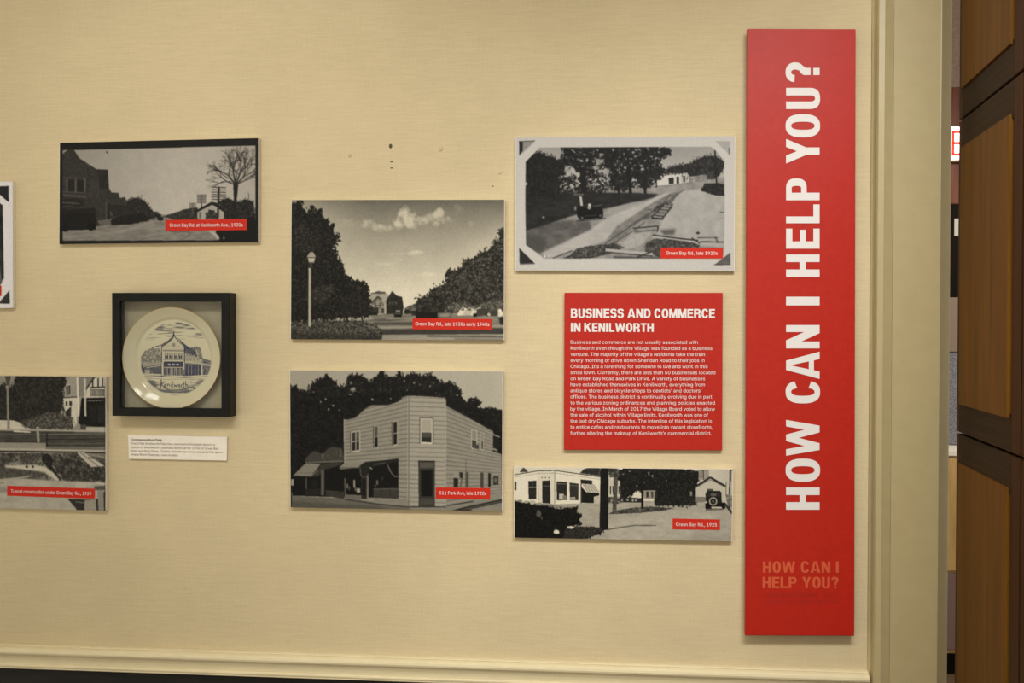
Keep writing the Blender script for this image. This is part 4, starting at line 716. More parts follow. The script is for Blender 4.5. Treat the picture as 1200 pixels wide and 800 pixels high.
M_WOODP = noise_mix(mat('oak_panel', (.2, .08, .02), .45, .10), (.100, .040, .0035), (.180, .076, .0085), (60, 60, 2.5), 5, .65, .3, .7)
M_WOODR = noise_mix(mat('dark_oak_rail', (.05, .03, .015), .5, .08), (.014, .008, .004), (.048, .027, .013), (3, 3, 160), 5, .65, .3, .7)
M_WOODS = noise_mix(mat('dark_oak_stile', (.05, .02, .01), .45, .08), (.032, .011, .0035), (.062, .021, .0065), (70, 70, 3), 5, .65, .3, .7)
M_WOODD = mat('dark_door_core', (.008, .005, .003), .6, .06)
M_GLASS = bpy.data.materials.new('thin_glass'); M_GLASS.use_nodes = True
N, L = M_GLASS.node_tree.nodes, M_GLASS.node_tree.links
N.remove(N['Principled BSDF']); tr = N.new('ShaderNodeBsdfTransparent'); tr.inputs[0].default_value = (.96, .965, .95, 1)
gl = N.new('ShaderNodeBsdfGlossy'); gl.inputs['Roughness'].default_value = .02; lw = N.new('ShaderNodeLayerWeight'); lw.inputs['Blend'].default_value = .5; pw = N.new('ShaderNodeMath'); pw.operation = 'POWER'; pw.inputs[1].default_value = 5; L.new(lw.outputs['Facing'], pw.inputs[0]); fr = N.new('ShaderNodeMath'); fr.operation = 'MULTIPLY_ADD'; fr.inputs[1].default_value = .8; fr.inputs[2].default_value = .012; L.new(pw.outputs[0], fr.inputs[0])
mx = N.new('ShaderNodeMixShader'); L.new(fr.outputs[0], mx.inputs[0]); L.new(tr.outputs[0], mx.inputs[1]); L.new(gl.outputs[0], mx.inputs[2])
L.new(mx.outputs[0], N['Material Output'].inputs['Surface'])
def emit(name, c, s):
    m = mat(name, c); b = m.node_tree.nodes['Principled BSDF']; b.inputs['Emission Color'].default_value = (*c, 1); b.inputs['Emission Strength'].default_value = s; return m
M_EXITW = emit('exit_sign_white_face', (1, .93, .85), 3.0); M_EXITR = emit('exit_sign_red_letters', (1, .03, .02), 1.6)

# ---------------------------------------------------------------- mesh helpers
def link(o, parent=None):
    COL.objects.link(o)
    if parent: o.parent = parent
    return o
def mesh_obj(name, verts, faces, m, parent=None, smooth=False):
    me = bpy.data.meshes.new(name); me.from_pydata([tuple(map(float, v)) for v in verts], [], faces); me.materials.append(m)
    bm = bmesh.new(); bm.from_mesh(me); bmesh.ops.recalc_face_normals(bm, faces=bm.faces); bm.to_mesh(me); bm.free()
    if smooth: me.polygons.foreach_set('use_smooth', [True]*len(me.polygons))
    return link(bpy.data.objects.new(name, me), parent)
def flat(name, verts, faces, m, parent=None):               # no normal recalculation: flat prints facing the room
    me = bpy.data.meshes.new(name); me.from_pydata([tuple(map(float, v)) for v in verts], [], faces); me.materials.append(m); me.update()
    return link(bpy.data.objects.new(name, me), parent)
def boxes(name, bs, m, parent=None, bevel=0):
    bm = bmesh.new()
    for x0, y0, z0, x1, y1, z1 in bs:
        vs = [bm.verts.new((x, y, z)) for x in (x0, x1) for y in (y0, y1) for z in (z0, z1)]
        for f in ((0, 1, 3, 2), (4, 6, 7, 5), (0, 4, 5, 1), (2, 3, 7, 6), (0, 2, 6, 4), (1, 5, 7, 3)): bm.faces.new([vs[i] for i in f])
    bmesh.ops.recalc_face_normals(bm, faces=bm.faces)
    if bevel: bmesh.ops.bevel(bm, geom=list(bm.edges), offset=bevel, segments=2, affect='EDGES')
    me = bpy.data.meshes.new(name); bm.to_mesh(me); bm.free(); me.materials.append(m)
    return link(bpy.data.objects.new(name, me), parent)
def extrude_profile(name, prof, a, b, m, parent=None):      # prof: list of (u, depth) ; a/b: functions of (u, depth) -> 3D at each end
    n = len(prof); vs = [a(*p) for p in prof]+[b(*p) for p in prof]
    fs = [(i, (i+1) % n, n+(i+1) % n, n+i) for i in range(n)]+[tuple(range(n)), tuple(range(n, 2*n))]
    return mesh_obj(name, vs, fs, m, parent)
def thing(name, label, cat, loc, group=None):
    o = bpy.data.objects.new(name, None); o.empty_display_size = .05; o.location = loc; link(o); o['label'] = label; o['category'] = cat
    if group: o['group'] = group
    return o
def structure(o): o['kind'] = 'structure'; return o

# ---------------------------------------------------------------- the room
XJ = .712                                             # left jamb of the doorway
structure(boxes('wall_front', [(-3.2, 0, .735, XJ, .14, 2.75), (-3.2, .02, 2.75, 3.2, .14, 3.2)], M_WALL))
structure(boxes('wall_lower', [(-3.2, .004, 0, XJ, .14, .735)], M_DARK))
structure(boxes('wall_right', [(1.66, 0, 0, 3.2, .14, 2.75), (XJ, 0, 2.42, 1.66, .14, 2.75)], M_PAINT))
structure(boxes('floor', [(-3.2, -4.2, -.05, 3.6, 2.9, 0)], noise_mix(mat('carpet', (.10, .06, .04), .95, .05), (.07, .04, .025), (.13, .08, .05), (200, 200, 200))))
structure(boxes('ceiling', [(-3.2, -4.2, 2.75, 3.6, .14, 2.80), (-3.2, .14, 3.20, 3.6, 2.9, 3.25)], mat('ceiling_paint', (.7, .66, .58), .9, .1)))
# chair rail: profile (z, depth)
rp = [(.7850, 0), (.7850, .008), (.7838, .0125), (.7822, .0140), (.7808, .0128), (.7800, .0150), (.7785, .0190), (.7750, .0225), (.7705, .0235), (.7665, .0225), (.7640, .0200), (.7590, .0165), (.7530, .0140), (.7470, .0130), (.7415, .0130),
      (.7405, .0155), (.7380, .0165), (.7355, .0160), (.7345, .0140), (.7335, .0140), (.7318, .0145), (.7300, .0125), (.7300, 0)]
rail = extrude_profile('trim_1', rp, lambda u, d: (-3.2, -d, u), lambda u, d: (.5500, -d, u), M_RAIL); structure(rail)
# door casing: profile (x, depth)
cp = [(.5500, 0), (.5500, .006), (.5530, .009), (.5545, .014), (.5552, .027), (.5575, .0325), (.5690, .0335), (.5697, .0310), (.5868, .0255), (.5876, .0225), (.5890, .0225), (.5894, .0250), (.6825, .0245), (.6830, .0225), (.6850, .0230), (.7105, .0025), (.7120, .0005), (.7120, 0)]
structure(extrude_profile('trim_2', cp, lambda u, d: (u, -d, 0), lambda u, d: (u, -d, 2.46), M_PAINT))
structure(boxes('trim_3', [(.57, -.024, 2.39, 1.80, 0, 2.50)], M_PAINT, bevel=.004))
structure(boxes('trim_4', [(1.655, -.024, 0, 1.80, 0, 2.39)], M_PAINT, bevel=.004))

# nail holes and blisters left in the wallcovering
wall = bpy.data.objects['wall_front']
def blister(x, z, r, h, m, name, sx=1, sz=1):
    vs, fs = [(x, -h, z)], []
    n = 14
    for k, (q, hh) in enumerate(((.45, .8), (.8, .35), (1, 0))):
        for i in range(n): a = 2*math.pi*i/n; vs.append((x+r*q*sx*math.cos(a), -h*hh-.00005, z+r*q*sz*math.sin(a)))
    fs = [(0, 1+i, 1+(i+1) % n) for i in range(n)]
    for k in range(2):
        for i in range(n): a, b = 1+k*n+i, 1+k*n+(i+1) % n; fs.append((a, a+n, b+n, b))
    mesh_obj(name, vs, fs, m, wall, True)
for x, z, r, h, m, nm, sx, sz in ((-.4665, 1.895, .0042, .0006, M_HOLE, 'nail_hole', .9, 1.2), (-.4640, 1.861, .0034, .0003, M_HOLE, 'nail_hole', 1.1, .4), (-.4640, 1.8475, .0034, .0003, M_HOLE, 'nail_hole', 1.1, .4),
        (-.5570, 1.876, .0050, .0022, M_BUMP, 'wallcovering_blister', 1, 1), (-.3570, 1.888, .0065, .0028, M_BUMP, 'wallcovering_blister', 1, 1), (-.2280, 1.835, .0050, .0022, M_BUMP, 'wallcovering_blister', 1, 1), (-1.1745, 1.888, .0045, .0020, M_BUMP, 'wallcovering_blister', 1, 1),
        (-.6170, 1.600, .0030, .0010, M_BUMP, 'wallcovering_blister', 1, 1), (-.2420, 1.806, .0016, .0003, M_HOLE, 'nail_hole', 1, 1)):
    blister(x, z, r, h, m, nm, sx, sz)

# ---------------------------------------------------------------- lettering
GL = {}
for row in GLYPHS.split('\n'):
    if not row: continue
    ch, adv, cs = row[0], *row[2:].split('|')
    GL[ch] = (int(adv)/1000, [[tuple(int(v)/1000 for v in p.split(',')) for p in c.split(' ')] for c in cs.split('/') if c])
CAPH = .5087
def union2d(vs, fs, signs=None):                         # one flat mesh without overlapping faces, counters left open
    from mathutils.geometry import delaunay_2d_cdt
    r = delaunay_2d_cdt([Vector((float(a), float(b))) for a, b in vs], [], [list(f) for f in fs], 1, 1e-6)
    keep = [tuple(f) for f, src in zip(r[2], r[5]) if (sum(signs[i] for i in src) if signs else len(src))]
    return [tuple(v) for v in r[0]], keep
def area2(p): return sum(a[0]*b[1]-b[0]*a[1] for a, b in zip(p, p[1:]+p[:1]))
GCACHE = {}
def glyph_mesh(ch, bold):
    if (ch, bold) not in GCACHE:
        V, Fc, sg = [], [], []
        cs = GL[ch][1]
        out = -1 if not cs or sum(area2(c) for c in cs) < 0 else 1
        for c in cs:
            s = 1 if area2(c) > 0 else -1
            if bold:
                q, n = [], len(c)
                for i in range(n):
                    (x0, y0), (x1, y1), (x2, y2) = c[i-1], c[i], c[(i+1) % n]
                    l1, l2 = math.hypot(x1-x0, y1-y0) or 1, math.hypot(x2-x1, y2-y1) or 1
                    nx, ny = (y1-y0)/l1+(y2-y1)/l2, -(x1-x0)/l1-(x2-x1)/l2
                    k = 2/max(nx*nx+ny*ny, 1.0)
                    q.append((x1+out*nx*k*bold, y1+out*ny*k*bold))
                c = q
            if s < 0: c = c[::-1]
            n = len(V); V += c; Fc.append(list(range(n, n+len(c)))); sg.append(s)
        GCACHE[ch, bold] = union2d(V, Fc, sg) if V else ([], [])
    return GCACHE[ch, bold]
def glyph_line(text, bold=0.0, track=0.0):
    """flat lettering of one line as (verts, faces, width); baseline y = 0"""
    x, V, Fc = 0.0, [], []
    for ch in text:
        vs, fs = glyph_mesh(ch, bold)
        n = len(V); V += [(a+x, b) for a, b in vs]; Fc += [tuple(i+n for i in f) for f in fs]
        x += GL[ch][0]+track
    V = np.array(V); V[:, 0] -= V[:, 0].min()
    return V, Fc, V[:, 0].max()

# heavy condensed capitals, drawn in a box w x 1
ST, HB = .225, .185
def rect(x0, y0, x1, y1): return [[(x0, y0), (x1, y0), (x1, y1), (x0, y1)]]
def band(cx, cy, rx, ry, tx, ty, a0, a1, n=22, e=2.5):
    def P(rx, ry, a): c, s = math.cos(a), math.sin(a); return (cx+rx*math.copysign(abs(c)**(2/e), c), cy+ry*math.copysign(abs(s)**(2/e), s))
    q = []
    for i in range(n):
        t0, t1 = math.radians(a0+(a1-a0)*i/n), math.radians(a0+(a1-a0)*(i+1)/n)
        q.append([P(rx, ry, t0), P(rx, ry, t1), P(rx-tx, ry-ty, t1), P(rx-tx, ry-ty, t0)])
    return q
def caps(ch, w):
    s = min(ST, w*.36) if ch != 'I' else w
    if ch == 'I': return rect(0, 0, w, 1)
    if ch == 'H': return rect(0, 0, s, 1)+rect(w-s, 0, w, 1)+rect(s, .41, w-s, .41+HB)
    if ch == 'E': return rect(0, 0, s, 1)+rect(s, 0, w, HB)+rect(s, 1-HB, w, 1)+rect(s, .41, w*.94, .41+HB*.95)
    if ch == 'L': return rect(0, 0, s, 1)+rect(s, 0, w, HB)
    if ch == 'T': return rect((w-s)/2, 0, (w+s)/2, 1-HB)+rect(0, 1-HB, w, 1)
    if ch == 'O': return band(w/2, .5, w/2, .515, s, .165, 0, 360, 40)
    if ch == 'C': return band(w/2, .5, w/2, .515, s, .165, 24, 336, 36)
    if ch == 'U': return rect(0, .3, s, 1)+rect(w-s, .3, w, 1)+band(w/2, .3, w/2, .315, s, .15, 180, 360, 22)
    if ch == 'N': return rect(0, 0, s*.92, 1)+rect(w-s*.92, 0, w, 1)+[[(0, 1), (s*1.08, 1), (w, 0), (w-s*1.08, 0)]]
    if ch == 'M': return rect(0, 0, s*.8, 1)+rect(w-s*.8, 0, w, 1)+[[(0, 1), (s*1.15, 1), (w/2+s*.42, 0), (w/2-s*.42, 0)], [(w, 1), (w-s*1.15, 1), (w/2-s*.42, 0), (w/2+s*.42, 0)]]
    if ch == 'A': return [[(0, 0), (s*.98, 0), (w/2+s*.12, 1), (w/2-s*.62, 1)], [(w, 0), (w-s*.98, 0), (w/2-s*.12, 1), (w/2+s*.62, 1)]]+rect(w*.24, .17, w*.76, .17+.15)
    if ch == 'Y': return rect((w-s)/2, 0, (w+s)/2, .44)+[[(0, 1), (s*1.05, 1), (w/2+s/2, .40), (w/2-s/2, .40)], [(w, 1), (w-s*1.05, 1), (w/2-s/2, .40), (w/2+s/2, .40)]]
    if ch == 'W':
        t = .195; q = w/2
        return [[(0, 1), (t, 1), (w*.255+t*.52, 0), (w*.255-t*.52, 0)], [(q-t*.5, 1), (q+t*.5, 1), (w*.255+t*.52, 0), (w*.255-t*.50, 0)],
                [(q-t*.5, 1), (q+t*.5, 1), (w*.745+t*.50, 0), (w*.745-t*.52, 0)], [(w, 1), (w-t, 1), (w*.745-t*.52, 0), (w*.745+t*.52, 0)]]
    if ch == 'P': return rect(0, 0, s, 1)+rect(s, 1-.165, w*.55, 1)+rect(s, .385, w*.55, .385+.165)+band(w*.55, .6925, w*.45, .3075, s*.98, .165, -90, 90, 18)
    if ch == 'R': return rect(0, 0, s, 1)+rect(s, 1-.165, w*.55, 1)+rect(s, .40, w*.55, .40+.165)+band(w*.55, .70, w*.43, .30, s*.98, .165, -90, 90, 18)+[[(w*.42, .45), (w*.75, .45), (w*.98, .30), (w*.62, .40)], [(w-s*1.02, .36), (w*.97, .36), (w, 0), (w-s*1.05, 0)]]
    if ch == 'B': return rect(0, 0, s, 1)+rect(s, 1-.155, w*.55, 1)+rect(s, .43, w*.55, .585)+rect(s, 0, w*.55, .16)+band(w*.55, .7325, w*.41, .2675, s*.95, .155, -90, 90, 16)+band(w*.55, .2825, w*.45, .2925, s*.98, .155, -90, 90, 16)
    if ch == 'D': return rect(0, 0, s, 1)+rect(s, 1-.17, w*.5, 1)+rect(s, 0, w*.5, .17)+band(w*.5, .5, w*.5, .5, s, .17, -90, 90, 24)
    if ch == 'K': return rect(0, 0, s, 1)+[[(s*.9, .32), (s*.9, .62), (w-s*1.1, 1), (w, 1)], [(s*1.15, .52), (s*1.9, .72), (w, 0), (w-s*1.12, 0)]]
    if ch == 'S': return band(w/2, .715, w/2, .30, s*.98, .155, 8, 270, 26)+band(w/2, .285, w/2, .30, s*.98, .155, 90, -172, 26)
    if ch == '?': return band(w/2, .73, w/2, .285, s, .165, 176, -50, 24, 2.2)+rect(w*.36, .27, w*.36+s, .42)+[[(w*.36, .40), (w*.36+s, .40), (w*.83, .506), (w*.62, .62)], [(w*.36, .40), (w*.62, .62), (w*.45, .56), (w*.36, .47)]]+rect(w*.36, 0, w*.36+s, .185)
    return []
CW = dict(H=.69, O=.69, W=1.08, C=.69, A=.82, N=.71, I=.235, E=.61, L=.57, P=.66, Y=.75, U=.68, B=.69, S=.66, D=.70, R=.70, M=.86, K=.76, T=.62)
CW['?'] = .60
def caps_line(text, gap=.075, space=.30):
    """(verts, faces, width) of heavy condensed capitals, cap height 1"""
    vs, fs, x = [], [], 0
    for ch in text:
        if ch == ' ': x += space; continue
        for q in caps(ch, CW[ch]):
            if area2(q) < 0: q = q[::-1]
            n = len(vs); vs += [(a+x, b) for a, b in q]; fs.append((n, n+1, n+2, n+3))
        x += CW[ch]+gap
    w = x-gap; vs, fs = union2d(vs, fs)
    return np.array(vs), fs, w

def face_room(v, fs):                                  # flat faces all turned to -y
    out = []
    for f in fs:
        a = 0
        for i in range(len(f)): (x0, z0), (x1, z1) = v[f[i]][0::2], v[f[(i+1) % len(f)]][0::2]; a += x0*z1-x1*z0
        out.append(tuple(f) if a > 0 else tuple(reversed(f)))
    return out

class Sheet:
    """maps drawing units measured on one flat board to points on that board"""
    def __init__(self, quad, world, y): self.H = homog(quad, world); self.y = y
    def at(self, pts, dy): q = happly(self.H, pts); return [(x, self.y-dy, z) for x, z in q]
    def lettering(self, name, lines, m, parent, dy=.0011):
        V, Fc = [], []
        for (vs, fs, w), ch_, p0, p1, up in lines:     # glyphs, cap height in glyph units, baseline start / end, cap height in drawing units
            d = np.subtract(p1, p0)/w; L = np.hypot(*d); nrm = np.array([d[1], -d[0]])/L*(up/ch_)
            n = len(V); V += self.at(np.array(p0)+vs[:, :1]*d+vs[:, 1:]*nrm, dy); Fc += [tuple(i+n for i in f) for f in fs]
        return flat(name, V, face_room(V, Fc), m, parent)

def lin(c): c = np.asarray(c, float); return np.where(c <= .04045, c/12.92, ((np.maximum(c, 0)+.055)/1.055)**2.4)
LIGHT = np.array([1.0, .95, .86])
def print_grid(name, tone, quadw, y, tint, parent, KP):
    h, w = tone.shape
    H = homog([(0, 0), (1, 0), (1, 1), (0, 1)], quadw)
    u, v = np.meshgrid(np.linspace(0, 1, w), np.linspace(0, 1, h))
    q = happly(H, np.c_[u.ravel(), v.ravel()])
    co = np.empty((w*h, 3), np.float32); co[:, 0] = q[:, 0]; co[:, 1] = y; co[:, 2] = q[:, 1]
    i = np.arange(w*h).reshape(h, w)
    f = np.stack([i[:-1, :-1], i[1:, :-1], i[1:, 1:], i[:-1, 1:]], -1).reshape(-1, 4)
    me = bpy.data.meshes.new(name); me.vertices.add(w*h); me.vertices.foreach_set('co', co.ravel())
    me.loops.add(f.size); me.loops.foreach_set('vertex_index', f.ravel().astype(np.int32))
    me.polygons.add(len(f)); me.polygons.foreach_set('loop_start', np.arange(0, f.size, 4, dtype=np.int32))
    me.update(calc_edges=True); me.validate()
    a = me.color_attributes.new('ink', 'FLOAT_COLOR', 'POINT')
    rgb = np.ones((w*h, 4), np.float32); t = tone.ravel()[:, None]/255*np.array(tint)
    rgb[:, :3] = np.clip(lin(t)/KP/LIGHT, .003, .85)
    a.data.foreach_set('color', rgb.ravel()); me.materials.append(M_PRINT)
    return link(bpy.data.objects.new(name, me), parent)

def board(name, quadw, thick, m, parent, rad=0, back=-.0004):
    """a foam board: front corners TL TR BR BL as (x, z)"""
    vs = [(x, -thick, z) for x, z in quadw]+[(x, back, z) for x, z in quadw]
    o = mesh_obj(name, vs, [(0, 1, 2, 3), (7, 6, 5, 4), (0, 4, 5, 1), (1, 5, 6, 2), (2, 6, 7, 3), (3, 7, 4, 0)], m, parent)
    if rad:
        bm = bmesh.new(); bm.from_mesh(o.data); bmesh.ops.bevel(bm, geom=[e for e in bm.edges if abs(e.verts[0].co.y-e.verts[1].co.y) < 1e-6 and e.verts[0].co.y < -.005], offset=rad, segments=2, affect='EDGES'); bm.to_mesh(o.data); bm.free()
    return o
T = .012
def rel(o, root):                                      # keep children where they were built
    o.matrix_parent_inverse = root.matrix_world.inverted() if False else Matrix.Translation(-root.location)
def adopt(root):
    for c in root.children: rel(c, root)

KLOC = dict(a1=.98, a2=.96, a3=1.2, a5=1.0, a6=1.0, a4=.78, a0=.87)
def photo(key, draw, quadw, tint, label, cap=None, capq=None, base=None, p1=None, up=17, group='old photographs mounted on foam board'):
    cx = sum(p[0] for p in quadw)/4; zb = min(p[1] for p in quadw)
    root = thing('mounted_photograph', label, 'photograph', (cx, -T/2, zb), group)
    board('foam_board', quadw, T, M_FOAM, root)
    inset = [(a+(cx-a)*.004, b) for a, b in quadw]
    print_grid('photo_print', draw(QUADS[key]), inset, -T-.0003, tint, root, KLOC[key])
    if capq:
        sh = Sheet(QUADS[key], quadw, -T)
        v = sh.at(capq, .0008); strip = flat('caption_strip', v, face_room(v, [(0, 1, 2, 3)]), M_CAP, root); strip['label'] = 'red caption strip'
        if cap:
            t = sh.lettering('caption_lettering', [(glyph_line(cap, .003), CAPH, base, p1, up)], M_WHITE, strip, .0012)
    adopt(root)
    return root

G1 = [(-1.2133, 1.9104), (-.7571, 1.9145), (-.7573, 1.6873), (-1.2154, 1.6847)]
G2 = [(-.6842, 1.7782), (-.2155, 1.7749), (-.2156, 1.4736), (-.686, 1.4745)]
G3 = [(-.1933, 1.9078), (.2702, 1.9036), (.2704, 1.6206), (-.1926, 1.6235)]
G5 = [(-.6878, 1.406), (-.2183, 1.4068), (-.2189, 1.1059), (-.6866, 1.106)]
G6 = [(-.1941, 1.2015), (.2698, 1.2034), (.2681, 1.0517), (-.1937, 1.0499)]
G4 = [(-1.608, 1.3905), (-1.1067, 1.3896), (-1.1076, 1.0908), (-1.6097, 1.0932)]
G0 = [(-1.8459, 1.8324), (-1.3238, 1.8254), (-1.3238, 1.5425), (-1.848, 1.5369)]

# ---------------------------------------------------------------- large red boards
root = thing('title_banner', 'tall narrow red banner with white lettering running upwards, next to the door casing', 'banner', (.406, -.008, .855))
TB = .028                                              # the banner stands off the wall on two cleats
GB = [(x*.99451, 1.5+(z-1.5)*.99451) for x, z in ((.2936, 2.1268), (.5146, 2.1207), (.5201, .8598), (.296, .854))]
board('red_board', GB, TB, M_RED, root, .0015, -.014)
boxes('mounting_cleat', [(.33, -.0145, 1.95, .48, -.0005, 1.99)], M_WOODD, root); boxes('mounting_cleat', [(.33, -.0145, .98, .48, -.0005, 1.02)], M_WOODD, root)
sh = Sheet([(875.8, 33.5), (1003, 34), (1001.3, 745), (873.3, 744.5)], GB, -TB)
for ch, y0, y1 in (('H', 597, 571), ('O', 564.2, 537.2), ('W', 533.8, 491.8), ('C', 472.5, 445.6), ('A', 443.8, 412), ('N', 408.1, 380.8), ('I', 357.7, 347.6), ('H', 324.5, 298.2), ('E', 291.3, 267.8), ('L', 261.5, 239.5), ('P', 234.6, 209),
                   ('Y', 191.5, 162.8), ('O', 161, 133.8), ('U', 127.8, 103), ('?', 96.3, 73.2)):
    q_ = caps(ch, (y0-y1)/39.2)
    vs, fs = union2d([p for q in q_ for p in (q if area2(q) > 0 else q[::-1])], [tuple(range(4*i, 4*i+4)) for i in range(len(q_))])
    V = sh.at([(960.4-39.2*b, y0-39.2*a) for a, b in vs], .0006)
    flat('white_letter', V, face_room(V, fs), M_WHITE, root)
sh = Sheet([(870+a/6.664, 640+b/6.664) for a, b in ((0, 0), (100, 0), (100, 100), (0, 100))], [tuple(p) for p in happly(sh.H, [(870+a/6.664, 640+b/6.664) for a, b in ((0, 0), (100, 0), (100, 100), (0, 100))])], -TB)
sh.H = sh.H @ np.array([[1/6.664, 0, 870], [0, 1/6.664, 640], [0, 0, 1]])
sh.lettering('orange_lettering', [(caps_line('HOW CAN I', .10, .36), 1, (160, 205), (752, 205), 88), (caps_line('HELP YOU?', .10, .36), 1, (157, 325), (750, 326), 88)], M_ORANGE, root, .0006)['label'] = 'orange capitals low on the banner'
sh.lettering('faint_lettering', [(glyph_line('BUSINESS IN', 0, .10), CAPH, (195, 388), (716, 390), 28), (glyph_line('KENILWORTH', 0, .12), CAPH, (183, 446), (735, 448), 30)], M_FAINT, root, .0006)['label'] = 'faint dark red capitals'
adopt(root)

root = thing('text_panel', 'square red text panel headed business and commerce with white paragraph', 'text panel', (.08, -.006, 1.24))
GS = [(-.0868, 1.5756), (.2462, 1.5753), (.2467, 1.2434), (-.087, 1.2399)]
board('red_board', GS, T, M_RED, root, .0008)
s_ = 3.9048; sh = Sheet([((661.5-650)*s_, 8*s_), (197*s_, 8*s_), (196.3*s_, 192.5*s_), (10.8*s_, 192*s_)], GS, -T)
sh.lettering('heading_lettering', [(caps_line('BUSINESS AND COMMERCE', .09, .30), 1, (74, 145), (733, 146), 41), (caps_line('IN KENILWORTH', .09, .30), 1, (74, 209), (453, 210), 40)], M_WHITE, root, .0005)
BODY = [("Business and commerce are not usually associated with", 655), ("Kenilworth even though the Village was founded as a business", 721), ("venture. The majority of the village’s residents take the train", 687), ("every morning or drive down Sheridan Road to their jobs in", 685),
        ("Chicago. It’s a rare thing for someone to live and work in this", 700), ("small town. Currently, there are less than 50 businesses located", 735), ("on Green bay Road and Park Drive. A variety of businesses", 688), ("have established themselves in Kenilworth, everything from", 687),
        ("antique stores and bicycle shops to dentists’ and doctors’", 672), ("offices. The business district is continually evolving due in part", 720), ("to the various zoning ordinances and planning policies enacted", 733), ("by the village. In March of 2017 the Village Board voted to allow", 733),
        ("the sale of alcohol within Village limits, Kenilworth was one of", 702), ("the last dry Chicago suburbs. The intention of this legislation is", 719), ("to entice cafes and restaurants to move into vacant storefronts,", 722), ("further altering the makeup of Kenilworth’s commercial district.", 717)]
sh.lettering('paragraph_lettering', [(glyph_line(t), CAPH, (73-.1*i, 264+27.75*i), (x1, 264.5+27.75*i), 15.5) for i, (t, x1) in enumerate(BODY)], M_WHITE, root, .0005)
adopt(root)

# ---------------------------------------------------------------- mounted photographs
photo('a2', art_late_thirties, G2, (1.0, .94, .80), 'sepia photograph of a tree-lined street with a street lamp and clouds', 'Green Bay Rd., late 1930s early 1940s', [(682, 657), (1096, 661), (1096, 717), (682, 714)], (697, 694), (1082, 697), 17.5)
photo('a5', art_park_avenue, G5, (1.0, .94, .81), 'photograph of a clapboard corner building with awnings in front of dark trees', '511 Park Ave, late 1920s', [(803, 648), (1087, 652), (1086, 711), (803, 706)], (822, 685), (1067, 688), 17)
photo('a3', art_late_twenties, G3, (1.0, .96, .89), 'white-bordered photograph with corner mounts showing a car beside road works', 'Green Bay Rd., late 1920s', [(782, 611), (1101, 612), (1100, 667), (781, 667)], (810, 647), (1073, 648), 16.5)
photo('a6', art_nineteen_twentyfive, G6, (1.0, .94, .81), 'long low photograph of a white corner shop and an old car below the red panel', 'Green Bay Rd., 1925', [(843, 315), (1085, 320), (1085, 374), (843, 371)], (860, 353), (1069, 356), 16)
photo('a1', art_kenilworth_ave, G1, (1.0, .94, .84), 'black-bordered photograph of a street with a bare tree and telegraph poles', 'Green Bay Rd. at Kenilworth Ave., 1920s', [(617, 497), (1060, 491), (1060, 551), (617, 556)], (642, 534), (1037, 532), 18)
photo('a4', art_tunnel, G4, (1.0, .94, .82), 'photograph of a street dug up for tunnel construction, cut off by the left edge', 'Tunnel construction under Green Bay Rd., 1939', [(38, 617), (495, 632), (495, 685), (38, 669)], (58, 653), (476, 667), 16.5)
photo('a0', art_album_corner, G0, (1.0, .96, .92), 'white-bordered photograph with dark corner mounts, only its right edge in view', None, [(-360, 688), (7, 692), (7, 738), (-360, 736)])

# ---------------------------------------------------------------- shadow box, plate and card
root = thing('shadow_box_frame', 'deep square black shadow box frame with glass holding a china plate', 'frame', (-.9458, -.02, 1.305))
BX0, BX1, BZ0, BZ1, BD, BW = -1.0789, -.8125, 1.3050, 1.5752, .040, .0190
bm = bmesh.new()
def ring(o, y): return [bm.verts.new(p) for p in ((BX0+o, y, BZ0+o), (BX1-o, y, BZ0+o), (BX1-o, y, BZ1-o), (BX0+o, y, BZ1-o))]
rs = [ring(0, -.0005), ring(0, -BD+.001), ring(.001, -BD), ring(BW-.001, -BD), ring(BW, -BD+.001), ring(BW, -.0366), ring(BW-.007, -.0366), ring(BW-.007, -.0005)]
for a, b in zip(rs, rs[1:]+rs[:1]):
    for i in range(4): bm.faces.new((a[i], a[(i+1) % 4], b[(i+1) % 4], b[i]))
bmesh.ops.recalc_face_normals(bm, faces=bm.faces)
me = bpy.data.meshes.new('box_frame'); bm.to_mesh(me); bm.free(); me.materials.append(M_BLACK); link(bpy.data.objects.new('box_frame', me), root)
e = BW-.0066
boxes('cloth_backing', [(BX0+e, -.006, BZ0+e, BX1-e, -.001, BZ1-e)], M_CLOTH, root)['label'] = 'pale cloth backing'
boxes('glass_pane', [(BX0+e, -.0362, BZ0+e, BX1-e, -.0345, BZ1-e)], M_GLASS, root)['label'] = 'clear glass pane'
adopt(root)

ink = art_plate(420)
PC, PR = (-.9507, 1.4325), .1120
prof = [(r*.083/110, .0125) for r in range(111)]+[(.0845, .0127), (.0860, .0134), (.0878, .0148), (.0900, .0162), (.0930, .0174), (.0970, .0190), (.1010, .0208), (.1050, .0228), (.1085, .0246), (.1104, .0256), (.1114, .0262), (.1120, .0260), (.1121, .0252), (.1112, .0240),
       (.1050, .0206), (.0970, .0165), (.0900, .0130), (.0860, .0105), (.0700, .0098), (.0690, .0062), (.0660, .0062), (.0650, .0098), (0.0, .0098)]
NA = 400
V, C = [], []
for r, d in prof:
    for k in range(NA):
        a = 2*math.pi*k/NA; V.append((PC[0]+r*math.cos(a), -d, PC[1]+r*math.sin(a)))
Fc = [(i*NA+k, i*NA+(k+1) % NA, (i+1)*NA+(k+1) % NA, (i+1)*NA+k) for i in range(len(prof)-1) for k in range(NA)]
cream, navy, gold = np.array([.56, .50, .355]), np.array([.010, .013, .055]), np.array([.42, .24, .05])
